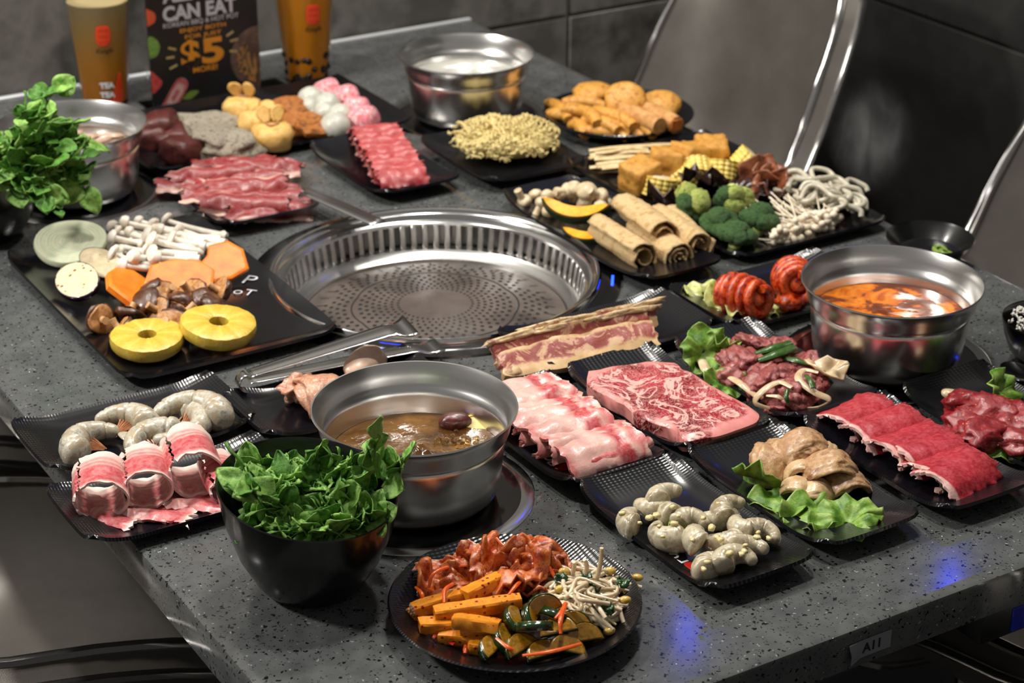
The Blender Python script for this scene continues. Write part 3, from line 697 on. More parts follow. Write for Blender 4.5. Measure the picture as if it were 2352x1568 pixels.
ppic('picture_soup', halfc(.038), M('poster_soup', [(214, 160, 92), (196, 132, 66)], scale=60, rough=.5), PW/2-.0003, .049)
ppic('picture_tomato', [(0, -.012), (.012, -.006), (.013, .006), (.004, .013), (0, .013)], M('poster_tomato', [(222, 92, 52)]), -PW/2+.001, .136)
ppic('picture_cabbage', [(0, -.016), (.011, -.013), (.017, 0), (.011, .013), (0, .016)], M('poster_green', [(96, 148, 52), (140, 178, 84)], scale=90), -PW/2+.001, .091)
ppic('picture_meat_cube', [(0, -.016), (.008, -.012), (.017, .0), (.006, .014), (0, .018)], M('poster_red', [(196, 34, 34), (214, 90, 84)], scale=60), -PW/2+.001, .036)
ppic('picture_meat_slice', [(-.010, -.024), (.010, -.024), (.010, .024), (-.010, .024)], MU('poster_meat', [(.2, (190, 50, 54)), (.5, (226, 190, 180)), (.8, (190, 50, 54))], rep=1), -PW/2+.036, .012, .65)
ppic('picture_leaf', [(-.014, -.004), (0, -.006), (.014, .004), (0, .006)], M('poster_leaf', [(120, 150, 48)]), -.028, .0085)
ppic('picture_garlic', [(-.006, -.014), (.006, -.014), (.008, .010), (0, .016), (-.007, .008)], M('poster_garlic', [(216, 190, 160)]), PW/2-.016, .19)
# ================================================================= food, back to front
R_ = random.Random(11)
def rr_(a, b): return R_.uniform(a, b)
def lay(name, me, a, b, h, label, cat, group=None, roll=0.0, pitch=0.0, sc=1.0):
    """a piece whose long local x axis runs from pixel a to pixel b"""
    mid = at((a[0]+b[0])/2, (a[1]+b[1])/2, h)
    return solo(name, me, label, cat, mid, (roll, pitch, yaw(a, b)), group, sc)

# ---------------------------------------------------------------- left vegetable tray
m_onion = MU('onion_flesh', [(0, (196, 206, 172)), (.3, (206, 212, 184)), (.5, (188, 200, 160)), (.7, (208, 214, 188)), (1, (196, 204, 170))], axis=0, rep=5.0, wob=.02, wscale=20, rough=.3, sss=.2, coat=.3, bmp=.05)
prof = [(.0001, 0), (.040, 0), (.0445, .003), (.0455, .007), (.0440, .0105)]
for k in range(9): r = .0425-.0045*k; prof += [(r, .0110+.0003*(k % 2)), (r-.0018, .0112), (r-.0022, .0108), (r-.0030, .0111)]
prof += [(.0001, .0112)]
solo('onion_slice', lathe('onion_slice', prof, m_onion, 40, lambda r, z, a: (r*(1+.03*math.cos(3*a)), z)), 'pale round onion slice at the far end of the veggie tray', 'onion slice', at(163, 568, .018), (.22, -.12, 0))
m_egg = M('eggplant_flesh', [(206, 190, 150), (222, 208, 172)], scale=60, rough=.5, sss=.15, spots=[((96, 62, 30), 170, .34, .30)]); m_eggskin = M('eggplant_skin', [(28, 8, 34), (44, 12, 50)], scale=40, rough=.2, coat=.5)
m_egg2 = M('eggplant_cut', [(176, 160, 128), (196, 180, 148)], scale=50, rough=.5, spots=[((96, 72, 44), 190, .2, .14)])
ov = lambda a, b, n=28: [(a*math.cos(2*PI*i/n), b*math.sin(2*PI*i/n)) for i in range(n)]
def skinned(name, label, cat, px, h, rot, outline, t, flesh, skin, group=None, **kw):
    o = thing(name, label, cat, at(*px, h), rot, group)
    obj('flesh', slab(name+'_flesh', [(x*.985, y*.985) for x, y in outline], t, flesh, None, **kw), o)
    k = len(outline); V = []; F = []
    for z, s in ((.0006, .986), (.0002, 1.0), (t*.5, 1.012), (t-.0002, 1.0), (t-.0006, .986)):
        V += [(x*s, y*s, z) for x, y in outline]
    F = [(i*k+s, i*k+(s+1) % k, (i+1)*k+(s+1) % k, (i+1)*k+s) for i in range(4) for s in range(k)]
    obj('skin', mk(name+'_skin', V, F, skin, None, 0), o); return o
skinned('eggplant_slice', 'oval eggplant slice with brown seeds nearest the tray edge', 'eggplant slice', (181, 652), .020, (.34, .12, yaw((135, 600), (225, 690))), ov(.038, .025), .008, m_egg, m_eggskin)
skinned('eggplant_slice', 'oval eggplant slice half under the pumpkin, touching the onion', 'eggplant slice', (237, 612), .022, (.3, .1, yaw((180, 580), (290, 640))), ov(.041, .020), .007, m_egg2, m_eggskin)
# white beech mushrooms
m_wm = M('white_mushroom', [(216, 206, 190), (236, 230, 220)], scale=40, rough=.5, sss=.25); m_wmc = M('white_mushroom_cap', [(220, 208, 190), (238, 230, 218)], scale=60, rough=.4, sss=.25)
capm = [lathe('mushroom_cap', [(.0001, .0035), (.003, .0033), (.0056, .0018), (.0062, .0002), (.0052, -.0008), (.003, -.0004), (.0001, -.0002)], m_wmc, 14), lathe('mushroom_cap', [(.0001, .005), (.003, .0044), (.0045, .0024), (.0048, .0002), (.0038, -.0008), (.0001, -.0004)], m_wmc, 14)]
def beech(a, b, h0, h1, group, label, sc=1.0):
    p = at(*a, h0); q = at(*b, h1); d = q-p; L = d.length; t = thing('beech_mushroom', label, 'mushroom', p, group=group)
    e = d.to_track_quat('X', 'Z').to_euler()
    bend = rr_(-.10, .10)*L
    obj('stem', tube('stem', [(0, 0, 0), (L*.35, bend*.7, rr_(-.003, .003)), (L*.7, bend, 0), (L, 0, 0)], [.0024*sc, .0027*sc, .0033*sc, .0040*sc], m_wm, 8, 10), t, (0, 0, 0), e)
    obj('cap', R_.choice(capm), t, (0, 0, 0), (Vector((-d.x, -d.y, -d.z+.25*L))).to_track_quat('Z', 'X').to_euler(), sc*rr_(1.0, 1.3))
wmg = 'white beech mushrooms on the veggie tray'
ML = [((262, 522), (400, 560)), ((290, 512), (440, 545)), ((322, 510), (455, 548)), ((352, 520), (470, 560)), ((384, 508), (520, 545)), ((258, 545), (390, 570)), ((300, 535), (430, 562)), ((262, 562), (395, 592)), ((282, 578), (410, 600)),
      ((340, 538), (460, 575)), ((372, 528), (505, 552)), ((410, 535), (518, 560)), ((275, 598), (385, 612)), ((310, 592), (420, 585)), ((262, 583), (360, 612)), ((330, 562), (455, 590)), ((300, 560), (420, 575)), ((355, 552), (480, 570)), ((395, 552), (505, 572)), ((315, 605), (400, 615)), ((430, 552), (515, 540)), ((350, 580), (450, 600))]
for i, (a, b) in enumerate(ML+[((a[0]+9, a[1]+13), (b[0]+4, b[1]+6)) for a, b in ML[::3]]):
    beech(a, b, .022+.006*((i*7) % 4), .014+.004*((i*5) % 4), wmg, 'thin white beech mushroom in the bunch beside the orange pumpkin', 1.6)
# pumpkin slices
m_pump = M('orange_pumpkin', [(222, 108, 4), (238, 130, 14)], scale=30, rough=.42, sss=.2, bmp=.08, bscale=120)
pk = [(-.032, -.012), (-.026, .014), (-.004, .023), (.018, .021), (.032, .008), (.030, -.016), (.010, -.026), (-.018, -.025)]
solo('pumpkin_slice', slab('pumpkin_slice', pk, .008, m_pump, rnd=.2), 'orange pumpkin slice leaning against the eggplant', 'pumpkin slice', at(292, 668, .020), (.55, .1, yaw((240, 690), (330, 630))+.3), sc=1.3)
solo('pumpkin_slice', slab('pumpkin_slice', [(x*1.30, y*1.05) for x, y in pk], .008, m_pump, rnd=.2), 'orange pumpkin slice in the middle of three', 'pumpkin slice', at(412, 640, .030), (.62, .05, -.42))
solo('pumpkin_slice', slab('pumpkin_slice', [(-.03, -.018), (-.024, .004), (-.014, .012), (-.008, .026), (.016, .028), (.030, .012), (.028, -.016), (.004, -.026), (-.02, -.026)], .008, m_pump, rnd=.2), 'orange pumpkin slice with a bite-like notch beside the printed tray logo', 'pumpkin slice', at(508, 608, .026), (.55, .0, -.1), sc=1.04)
# shiitake
m_shc = M('shiitake_cap', [(52, 28, 18), (92, 54, 32), (64, 36, 24)], scale=50, rough=.3, coat=.4, bmp=.2, bscale=140); m_shg = M('shiitake_gill', [(150, 98, 52), (188, 138, 84)], scale=120, rough=.5); m_shst = M('shiitake_stem', [(178, 130, 84), (206, 164, 118)], scale=60, rough=.5)
def shiitake_meshes(seed):
    fn = lambda q: q
    cap = blob('shiitake_cap', (.019, .018, .010), m_shc, .28, 1.8, seed, 3, flatb=-.002)
    gill = lathe('shiitake_gill', [(.0001, -.0028), (.006, -.0030), (.0155, -.0034), (.0172, -.0022)], m_shg, 20, lambda r, z, a: (r*(1+.10*math.sin(3*a+seed)), z-.0008*math.cos(24*a)*(r > .004)))
    return cap, gill, tube('shiitake_stem', [(0, 0, -.002), (.001, 0, -.008), (.003, .001, -.015)], [.0048, .004, .0046], m_shst, 10, 7)
shm = [shiitake_meshes(s) for s in range(4)]
SH = [((232, 735), 2.0, .5), ((275, 755), 2.4, -.3), ((298, 722), 2.3, .2), ((335, 690), .3, .4), ((345, 668), .5, -.5), ((362, 712), 2.2, .0), ((385, 672), 2.6, .4), ((418, 690), .4, .3), ((424, 720), 2.25, .3), ((438, 672), 2.5, -.1), ((470, 688), .3, -.4), ((505, 668), 2.2, .2), ((492, 700), .5, .5), ((392, 745), 2.2, -.3)]
SHL = 'brown shiitake mushroom in the heap between pumpkin and pineapple'
for i, ((px, py), rx, ry) in enumerate(SH):
    t = thing('shiitake_mushroom', SHL, 'mushroom', at(px, py, .022 if py > 700 else .028), (rx, ry, rr_(0, 6)), 'shiitake mushrooms on the veggie tray', rr_(.92, 1.12))
    for n, me in zip(('cap', 'gill', 'stem'), shm[i % 4]): obj(n, me, t)
# pineapple
m_pine = MU('pineapple_flesh', [(0, (206, 174, 54)), (.5, (196, 162, 40)), (1, (214, 186, 76))], axis=1, rep=9.0, wob=.05, wscale=40, rough=.35, sss=.3, coat=.2, bmp=.3, bscale=120, fleck=(240, 220, 140))
def pine(seed): return lathe('pineapple_ring', [(.0105, .001), (.0095, .008), (.0105, .0155), (.013, .0172), (.024, .0175), (.0365, .017), (.0405, .0148), (.0415, .009), (.0405, .0025), (.038, 0), (.02, 0), (.013, 0)], m_pine, 60, lambda r, z, a: (r*(1+(.006*math.cos(10*a+seed)+.022*math.cos(3*a+seed)) * (r > .02)), z+.0003*math.cos(20*a)*(z > .01)), closed=True)
solo('pineapple_ring', pine(0), 'yellow pineapple ring nearest the front corner of the veggie tray', 'pineapple ring', at(340, 795, .014), (.05, -.02, .3))
solo('pineapple_ring', pine(2), 'yellow pineapple ring resting higher beside the other one', 'pineapple ring', at(501, 766, .020), (.12, -.04, .9), sc=1.04)

# ---------------------------------------------------------------- brisket slices
m_brisk = MU('beef_brisket', [(0, (212, 172, 158)), (.08, (208, 164, 150)), (.13, (122, 12, 20)), (.45, (140, 24, 30)), (.50, (214, 172, 158)), (.57, (210, 164, 152)), (.61, (118, 10, 18)), (.88, (140, 26, 32)), (.95, (210, 166, 152)), (1, (212, 172, 158))], wob=.035, wscale=20, rough=.42, var=.05)
bpath = [[(-.022, .002), (-.016, .010), (-.006, .017), (.004, .012), (.010, .006), (.018, .010), (.024, .003)], [(-.018, .001), (-.014, .012), (0, .019), (.012, .013), (.016, .002), (.008, .001)], [(-.026, .002), (-.014, .006), (-.004, .013), (.006, .008), (.014, .013), (.024, .002)]]
bsh = [sheet('brisket_slice', bpath[i % 3], .105+.01*(i % 2), .0022, m_brisk, 24, 30, .0062, 52, i, .012) for i in range(6)]
BR = [((440, 395), (640, 385), .014), ((415, 425), (560, 405), .018), ((480, 410), (660, 412), .020), ((400, 440), (520, 435), .012), ((470, 440), (670, 440), .022), ((430, 455), (600, 455), .018), ((500, 462), (700, 462), .018), ((470, 485), (660, 480), .014), ((520, 498), (715, 482), .012), ((540, 392), (650, 395), .022), ((440, 430), (500, 480), .010)]
for i, (a, b, h) in enumerate(BR):
    lay('brisket_slice', bsh[i % 6], a, b, h-.006, 'crimped red beef brisket slice with white fat bands in the pile left of the grill', 'meat slice', 'beef brisket slices', rr_(-.15, .25), rr_(-.06, .06), rr_(.92, 1.05))

# ---------------------------------------------------------------- rolled meat left of the noodles
m_roll = MU('rolled_beef', [(0, (120, 8, 20)), (.14, (150, 22, 32)), (.3, (168, 50, 54)), (.55, (178, 70, 70)), (.70, (140, 20, 28)), (.80, (216, 164, 154)), (1, (170, 58, 58))], wob=.035, wscale=24, rough=.42, var=.05)
rsh = [sheet('rolled_slice', [(-.020, .002), (-.010, .014), (.002, .022), (.014, .016), (.018, .006), (.010, .002)], .068, .0024, m_roll, 22, 26, .0034, 70, 20+i, .008) for i in range(4)]
for i in range(9):
    s = i/8; cx_, cy_ = 860+60*s, 322+100*s
    lay('rolled_slice', rsh[i % 4], (cx_-60, cy_+10), (cx_+62, cy_-6), .012+.006*math.sin(s*PI), 'ruffled pink-red meat slice in the row left of the noodle cake', 'meat slice', 'ruffled meat slices', rr_(-.1, .2), rr_(-.05, .05), 1.0)

# ---------------------------------------------------------------- noodle cake
m_nood = M('instant_noodle', [(206, 184, 118), (222, 204, 142)], scale=80, rough=.55, sss=.1)
def noodle_cake():
    parts = []; rnd = random.Random(4); V = []; F = []
    for k in range(95):
        L = rnd.uniform(.05, .10); a = rnd.uniform(0, PI); r0 = .062*math.sqrt(rnd.random()); b = rnd.uniform(0, 2*PI); ox, oy = r0*math.cos(b), r0*math.sin(b); lay_ = rnd.random(); n = 34; amp = rnd.uniform(.0022, .0036); ph = rnd.random()*6
        for q in range(1): pass
        base = len(V); pts = []
        for i in range(n):
            s = (i/(n-1)-.5)*L; w1 = amp*math.sin(i*1.5+ph); w2 = amp*.8*math.cos(i*1.5*.97+ph)
            x = ox+s*math.cos(a)-w1*math.sin(a); y = oy+s*math.sin(a)+w1*math.cos(a); rr = math.hypot(x/.078, y/.066)
            if rr > 1: x /= rr; y /= rr; rr = 1
            z = .006+(.042-.016*rr**4)*(.25+.75*lay_)+w2
            pts.append(np.array([x, y, z]))
        P = np.array(pts); T = np.gradient(P, axis=0); T /= np.maximum(np.linalg.norm(T, axis=1, keepdims=True), 1e-9)
        for i in range(n):
            u = np.cross(T[i], [0, 0, 1.0]); u /= max(np.linalg.norm(u), 1e-6); v = np.cross(T[i], u)
            for s in range(5):
                t = 2*PI*s/5; V.append(P[i]+.0014*(math.cos(t)*u+math.sin(t)*v))
        for i in range(n-1):
            for s in range(5): F.append((base+i*5+s, base+i*5+(s+1) % 5, base+(i+1)*5+(s+1) % 5, base+(i+1)*5+s))
    return mk('noodle_cake', V, F, m_nood, None, 0)
nd = thing('noodle_cake', 'pale yellow block of dried instant noodles on the square plate', 'noodles', at(1157, 352, .008), (0, 0, -.5))
obj('core', blob('noodle_core', (.070, .058, .019), m_nood, .06, 3, 2, 3, fine=.05, fn=lambda q: q+np.array([0, 0, .020])), nd)
tag(obj('noodle_strands', noodle_cake(), nd), kind='stuff')

# ---------------------------------------------------------------- fried snacks on the round plate
m_fry = M('golden_fried', [(170, 104, 30), (222, 164, 74), (200, 136, 48)], scale=60, rough=.4, bmp=.3, bscale=200, sss=.1, coat=.15); m_fry2 = M('fried_wrapper', [(180, 124, 66), (214, 162, 100)], scale=50, rough=.45, bmp=.3, bscale=200)
nug = [blob('fried_nugget', (.031, .026, .012), m_fry, .12, 2, s, 3, fine=.04) for s in range(2)]
fr = [tube('fried_strip', [(-.045, 0, 0), (-.02, .003*s, .004), (.02, .001, .003), (.045, -.003, -.002)], [.0095, .011, .011, .0095], m_fry, 8, 10, flat=.8) for s in (0, 1, -1)]
sr = tube('spring_roll', [(-.042, 0, 0), (-.02, 0, .001), (.02, 0, .001), (.042, 0, 0)], [.0125, .0142, .0142, .013], m_fry2, 10, 8)
FG = 'golden fried snacks'
lay('fried_nugget', nug[0], (1330, 212), (1395, 208), .040, 'flat golden fried nugget at the back left of the fried snacks', 'fried snack', FG, .1)
lay('fried_nugget', nug[1], (1400, 225), (1470, 228), .048, 'round golden fried nugget standing highest on the fried snacks', 'fried snack', FG, .9)
lay('fried_nugget', nug[0], (1490, 240), (1545, 238), .034, 'small golden fried nugget behind the cut spring roll', 'fried snack', FG, .5)
lay('spring_roll', sr, (1425, 252), (1520, 292), .034, 'pale brown spring roll lying in the middle of the fried snacks', 'fried snack', FG)
t = thing('spring_roll', 'spring roll with a folded open end at the right of the fried snacks', 'fried snack', at(1515, 268, .032), (0, 0, yaw((1475, 250), (1555, 290))), FG)
obj('wrapper', sr, t); obj('folded_end', box('folded_end', .004, .020, .018, M('roll_end', [(168, 88, 24), (190, 110, 40)], scale=80, rough=.5), .0015, 1, False), t, (.042, 0, 0))
FRS = [((1262, 238), (1310, 270), .026, 'at the left rim'), ((1296, 238), (1385, 240), .036, 'behind the upper left'), ((1262, 262), (1330, 275), .022, 'low at the left rim'), ((1300, 252), (1350, 262), .034, 'upper left'), ((1330, 255), (1375, 280), .036, 'in the middle left'),
       ((1370, 255), (1455, 285), .036, 'crossing the middle'), ((1345, 275), (1420, 295), .030, 'lower middle'), ((1318, 288), (1345, 305), .020, 'at the lower left'), ((1330, 300), (1440, 312), .018, 'along the front rim'), ((1420, 300), (1475, 308), .020, 'at the front right'), ((1455, 290), (1500, 305), .026, 'under the spring rolls'), ((1390, 292), (1440, 296), .026, 'short piece in front')]
for i, (a, b, h, wl) in enumerate(FRS):
    lay('fried_strip', fr[i % 3], a, b, h-.004, 'golden fried strip %s of the fried snacks' % wl, 'fried snack', FG, sc=(max(.5, min(1.15, (at(*a)-at(*b)).length/.085)), 1, 1))

# ---------------------------------------------------------------- back tray: blood curd, tripe, lucky bags, bean curd, fish balls
m_blood = M('blood_curd', [(64, 24, 22), (92, 40, 36), (74, 30, 28)], scale=40, rough=.4, coat=.15, bmp=.4, bscale=70)
bc = [blob('blood_curd', (.026, .022, .017), m_blood, .12, 2, s, 3, cube=.75) for s in range(2)]
for (px, py, h, s, l) in ((368, 288, .032, 0, 'upper dark red blood curd cube at the left end of the back tray'), (352, 315, .018, 1, 'dark red blood curd cube hidden lowest at the left end of the back tray'), (418, 345, .024, 1, 'front dark red blood curd cube at the left end of the back tray'), (392, 318, .018, 0, 'dark red blood curd piece between the other cubes on the back tray')):
    solo('blood_curd', bc[s], l, 'blood curd', at(px, py, h), (rr_(-.2, .2), rr_(-.2, .2), rr_(0, 2)), 'blood curd cubes', 1.1)
m_trip = M('tripe', [(136, 126, 108), (196, 186, 166), (166, 156, 138)], scale=60, rough=.5, bmp=.6, bscale=220, bd=.004)
def tripe(seed): return blob('tripe_fold', (.052, .034, .018), m_trip, .35, 1.6, seed, 4, fine=.10, ffreq=7, flatb=-.012)
solo('tripe_fold', tripe(1), 'grey folded tripe at the back of the tray', 'tripe', at(470, 290, .024), (.1, 0, -.7), 'folds of tripe'); solo('tripe_fold', tripe(4), 'pale grey folded tripe nearest the tray front', 'tripe', at(528, 333, .022), (.15, 0, -.3), 'folds of tripe')
solo('tripe_fold', tripe(7), 'small grey tripe fold between the two larger ones', 'tripe', at(500, 312, .034), (.2, .1, .5), 'folds of tripe', .75)
m_bag = M('fried_tofu_bag', [(196, 148, 72), (222, 180, 104), (208, 162, 88)], scale=45, rough=.5, bmp=.2, bscale=150); m_tie = M('bag_tie', [(150, 104, 70), (180, 132, 96)], scale=80, rough=.5)
def bag_meshes(s):
    body = blob('bag_body', (.029, .027, .020), m_bag, .15, 2, s, 3, cube=.35, fine=.03); ear = slab('bag_ear', [(-.005, 0), (.005, 0), (.011, .016), (.006, .025), (-.004, .024), (-.010, .015)], .005, m_bag, rnd=.4, n=18)
    return body, ear, tube('bag_tie', [(.009*math.cos(t), .009*math.sin(t), 0) for t in np.linspace(0, 2*PI, 14)], .0025, m_tie, 6)
bgm = bag_meshes(3)
for px, py, h, rz, rx, l in ((560, 252, .030, 2.4, .35, 'yellow tied tofu bag with ear-like top at the back of the tray'), (592, 285, .028, -.6, -.5, 'yellow tied tofu bag lying across the middle of the back tray'), (625, 312, .026, -.2, .2, 'square yellow tied tofu bag nearest the tray front')):
    t = thing('tofu_bag', l, 'tofu bag', at(px, py, h), (rx, 0, rz), 'tied tofu bags'); obj('body', bgm[0], t); obj('tie', bgm[2], t, (0, .004, .019))
    obj('ear', bgm[1], t, (-.006, .006, .018), (.9, -.35, 0)); obj('ear', bgm[1], t, (.006, .006, .018), (.9, .35, 0))
m_curd = M('fried_bean_curd', [(124, 70, 22), (176, 108, 44), (150, 88, 32)], scale=50, rough=.5, bmp=.4, bscale=180)
fbc = [slab('bean_curd', [(-.026, -.017), (.024, -.019), (.028, .015), (-.022, .019)], .014, m_curd, rnd=.3, bump=.004, bfreq=90, seed=s, n=28) for s in range(2)]
for i, (px, py, h, l) in enumerate(((640, 262, .014, 'brown fried bean curd piece at the back, right of the tofu bags'), (660, 256, .026, 'upper brown fried bean curd piece beside the white fish balls'), (690, 288, .020, 'brown fried bean curd piece in the middle of the back tray'), (722, 305, .014, 'orange brown fried bean curd piece nearest the tray front'), (676, 302, .010, 'low brown fried bean curd piece beside the square tofu bag'))):
    solo('bean_curd', fbc[i % 2], l, 'bean curd', at(px, py, h), (rr_(.1, .4), rr_(-.2, .2), rr_(-.9, .2)), 'fried bean curd pieces')
m_fb = M('white_fish_ball', [(176, 176, 164), (196, 196, 184)], scale=30, rough=.35, sss=.25); m_pk = M('pink_fish_cake', [(226, 190, 190), (216, 92, 108), (232, 206, 204)], scale=45, rough=.35, sss=.25, dist=1.0)
fb = blob('fish_ball', (.020, .020, .0185), m_fb, .04, 1.5, 1, 3); pk_ = [blob('fish_cake', (.022, .020, .019), m_pk, .10, 1.6, s, 3, cube=.3) for s in range(2)]
for i, (px, py, h, s) in enumerate(((714, 226, .036, 1), (708, 248, .026, .95), (752, 240, .038, 1), (748, 258, .030, .95), (782, 262, .030, .85), (770, 290, .022, 1.15), (730, 268, .016, .9), (735, 236, .02, .9))):
    solo('fish_ball', fb, 'smooth white fish ball in the cluster at the right end of the back tray', 'fish ball', at(px, py, h), (0, 0, i), 'white fish balls', s*.98)
for i, (px, py, h, s, l) in enumerate(((752, 210, .038, 1.0, 'pink and white fish cake at the back of the cluster'), (796, 224, .036, 1.0, 'pink and white fish cake with the reddest corner'), (818, 250, .030, .95, 'pink and white fish cake second from the front'), (836, 274, .024, 1.1, 'pink and white fish cake nearest the rolled meat'))):
    solo('fish_cake', pk_[i % 2], l, 'fish cake', at(px, py, h), (rr_(-.3, .3), rr_(-.3, .3), i*1.3), 'pink fish cakes', s)
# ---------------------------------------------------------------- right tray: bean curd strips, tofu puffs, corn, wood ear, broccoli, enoki, udon
m_strip = M('bean_curd_strip', [(196, 168, 116), (220, 196, 150)], scale=60, rough=.5, sss=.1)
bst = [tube('curd_strip', [(-.05, 0, 0), (-.02, .003*s, .002), (.02, -.002*s, .003), (.05, .002*s, 0)], .0036, m_strip, 6, 10, flat=.6) for s in (1, -1, .3)]
SG = 'pale bean curd strips'
for i in range(18):
    s = i/17; x0 = 1352+rr_(-6, 30)+10*s; y0 = 352+rr_(-8, 36); L = rr_(120, 190)
    lay('bean_curd_strip', bst[i % 3], (x0, y0), (x0+L, y0-8+rr_(-10, 8)), .012+.016*rr_(0, 1), 'pale yellow bean curd strip in the bundle at the left end of the right tray', 'bean curd', SG, sc=(L/150*.95, 1, 1))
m_puff = M('tofu_puff', [(176, 118, 38), (206, 150, 66), (190, 132, 50)], scale=45, rough=.5, bmp=.3, bscale=160)
pf = [blob('tofu_puff', (.023, .021, .0215), m_puff, .12, 2.2, s, 4, cube=.85, fine=.03) for s in range(3)]
for i, (px, py, h, l) in enumerate(((1470, 405, .028, 'nearest the curd strips'), (1528, 380, .030, 'second from the curd strips'), (1585, 365, .032, 'behind the corn'), (1634, 354, .030, 'farthest back'))):
    solo('tofu_puff', pf[i % 3], 'golden fried tofu puff %s on the right tray' % l, 'tofu', at(px, py, h), (rr_(-.25, .25), rr_(-.2, .2), rr_(0, 1.5)), 'golden tofu puffs', rr_(.98, 1.08))
m_kern = M('corn_kernels', [(216, 178, 62), (234, 212, 122), (224, 192, 86)], scale=70, rough=.35, sss=.15, coat=.2); m_cob = M('corn_core', [(196, 180, 150), (218, 206, 184)], scale=80, rough=.6)
def corn_meshes():
    pr = [(.010, -.012)]+[(.0215, -.012+.024*i/30) for i in range(31)]+[(.010, .012)]
    k = lathe('corn_kernels', pr, m_kern, 84, lambda r, z, a: ((r-.0018*(1-abs(math.sin(7*a))**.5)-.0014*(1-abs(math.cos(z/.024*4*PI))**.5)) if r > .015 else r, z))
    c = lathe('corn_core', [(.0001, -.0125), (.0105, -.0125), (.0115, -.0115), (.0115, .0115), (.0105, .0125), (.0001, .0125)], m_cob, 24)
    return k, c
ck = corn_meshes()
for i, (px, py, h, rx, ry, l) in enumerate(((1515, 428, .022, .25, .1, 'corn piece lying nearest the tofu skin rolls'), (1600, 395, .026, 1.0, .3, 'corn piece tipped on its side with a wood ear on it'), (1655, 390, .026, .35, .3, 'corn piece in the middle of the right tray'), (1718, 372, .030, .7, .2, 'corn piece with its cut end up by the back chair'), (1575, 408, .018, .9, -.2, 'corn piece low between the tofu puffs and wood ear'))):
    t = thing('corn_piece', l, 'corn', at(px, py, h), (rx, ry, rr_(0, 3)), 'cut corn cob pieces', 1.05); obj('kernels', ck[0], t); obj('core', ck[1], t)
m_ear = M('wood_ear', [(34, 20, 18), (58, 34, 28), (42, 26, 22)], scale=40, rough=.28, coat=.4, bmp=.15); m_ear2 = M('brown_wood_ear', [(96, 52, 32), (150, 88, 56), (120, 66, 42)], scale=35, rough=.35, coat=.3, bmp=.2)
def crumple(name, R, mat, seed, amp=.010, t=.0016, ruf=8, rufa=.006, n=16, m=26, cup=.0, stretch=1.0):
    """a frilly leaf or ear: polar sheet with a waving edge"""
    P = np.zeros((n, m, 3))
    for i in range(n):
        r = R*(.06+.94*i/(n-1))
        for j in range(m):
            a = 2*PI*j/(m-1); f = (i/(n-1))
            rr = r*(1+.22*nz((math.cos(a), math.sin(a), seed), 1.6, seed)); x, y = rr*math.cos(a)*stretch, rr*math.sin(a)
            z = amp*nz((x/R, y/R, 0), 1.3, seed)+rufa*f**2*math.sin(ruf*a+3*nz((math.cos(a), math.sin(a), 0), 1.5, seed))+cup*f*f
            P[i, j] = (x, y, z)
    return grid_solid(name, P, t, mat, 0)
ear = [crumple('wood_ear', .024, m_ear, s, .014, .0016, 4, .008) for s in range(3)]; ear2 = [crumple('wood_ear', .026, m_ear2, s+5, .018, .002, 3, .010) for s in range(3)]
EG = 'wood ear mushrooms'
for i, (px, py, h, l) in enumerate(((1530, 460, .016, 'black wood ear piece beside the tofu skin rolls'), (1570, 452, .014, 'black wood ear piece left of the broccoli'), (1595, 398, .042, 'black wood ear piece on top of the tipped corn'), (1640, 425, .018, 'black wood ear piece behind the broccoli'), (1690, 428, .018, 'black wood ear piece right of the corn'), (1720, 435, .016, 'black wood ear piece under the brown ones'), (1760, 445, .014, 'black wood ear piece beside the pale noodles'))):
    solo('wood_ear', ear[i % 3], l, 'mushroom', at(px, py, h), (rr_(-.6, .6), rr_(-.6, .6), rr_(0, 6)), EG, rr_(.9, 1.2))
for i, (px, py, h, rx, l) in enumerate(((1742, 405, .030, 1.0, 'pale brown curled wood ear piece behind the broccoli'), (1778, 400, .034, .6, 'bright brown upright wood ear piece near the back chair'), (1805, 425, .026, .9, 'reddish brown wood ear piece touching the pale noodles'), (1770, 430, .022, .5, 'brown wood ear piece in the middle of the pile'))):
    solo('wood_ear', ear2[i % 3], l, 'mushroom', at(px, py, h), (rx, rr_(-.5, .5), rr_(0, 6)), EG, rr_(1, 1.2))
# broccoli
m_bro = M('broccoli_head', [(40, 74, 32), (84, 124, 64), (58, 96, 44)], scale=110, rough=.6, bmp=1.0, bscale=170, bd=.006); m_brol = M('broccoli_pale', [(120, 150, 48), (196, 204, 112), (156, 178, 76)], scale=70, rough=.5, bmp=1.0, bscale=150, bd=.004); m_bst = M('broccoli_stalk', [(168, 190, 96), (196, 208, 130)], scale=50, rough=.45, sss=.1)
def head(seed, r, pale=False):
    rnd = random.Random(seed); parts = []
    for k in range(9):
        a = 2*PI*k/8+rnd.uniform(-.2, .2); d = 0 if k == 8 else .62*r
        q = r*(.60 if k < 8 else .72)
        parts.append((blob('b', (q, q, q*.82), m_brol if (pale and k in (0, 1, 2, 7, 8)) else m_bro, .10, 3, seed*10+k, 3, fine=.16, ffreq=7), TR(d*math.cos(a), d*math.sin(a), (0 if k < 8 else .35*r)+rnd.uniform(-.1, .1)*r)))
    me = join('broccoli_head', parts); me.polygons.foreach_set('use_smooth', [True]*len(me.polygons)); return me
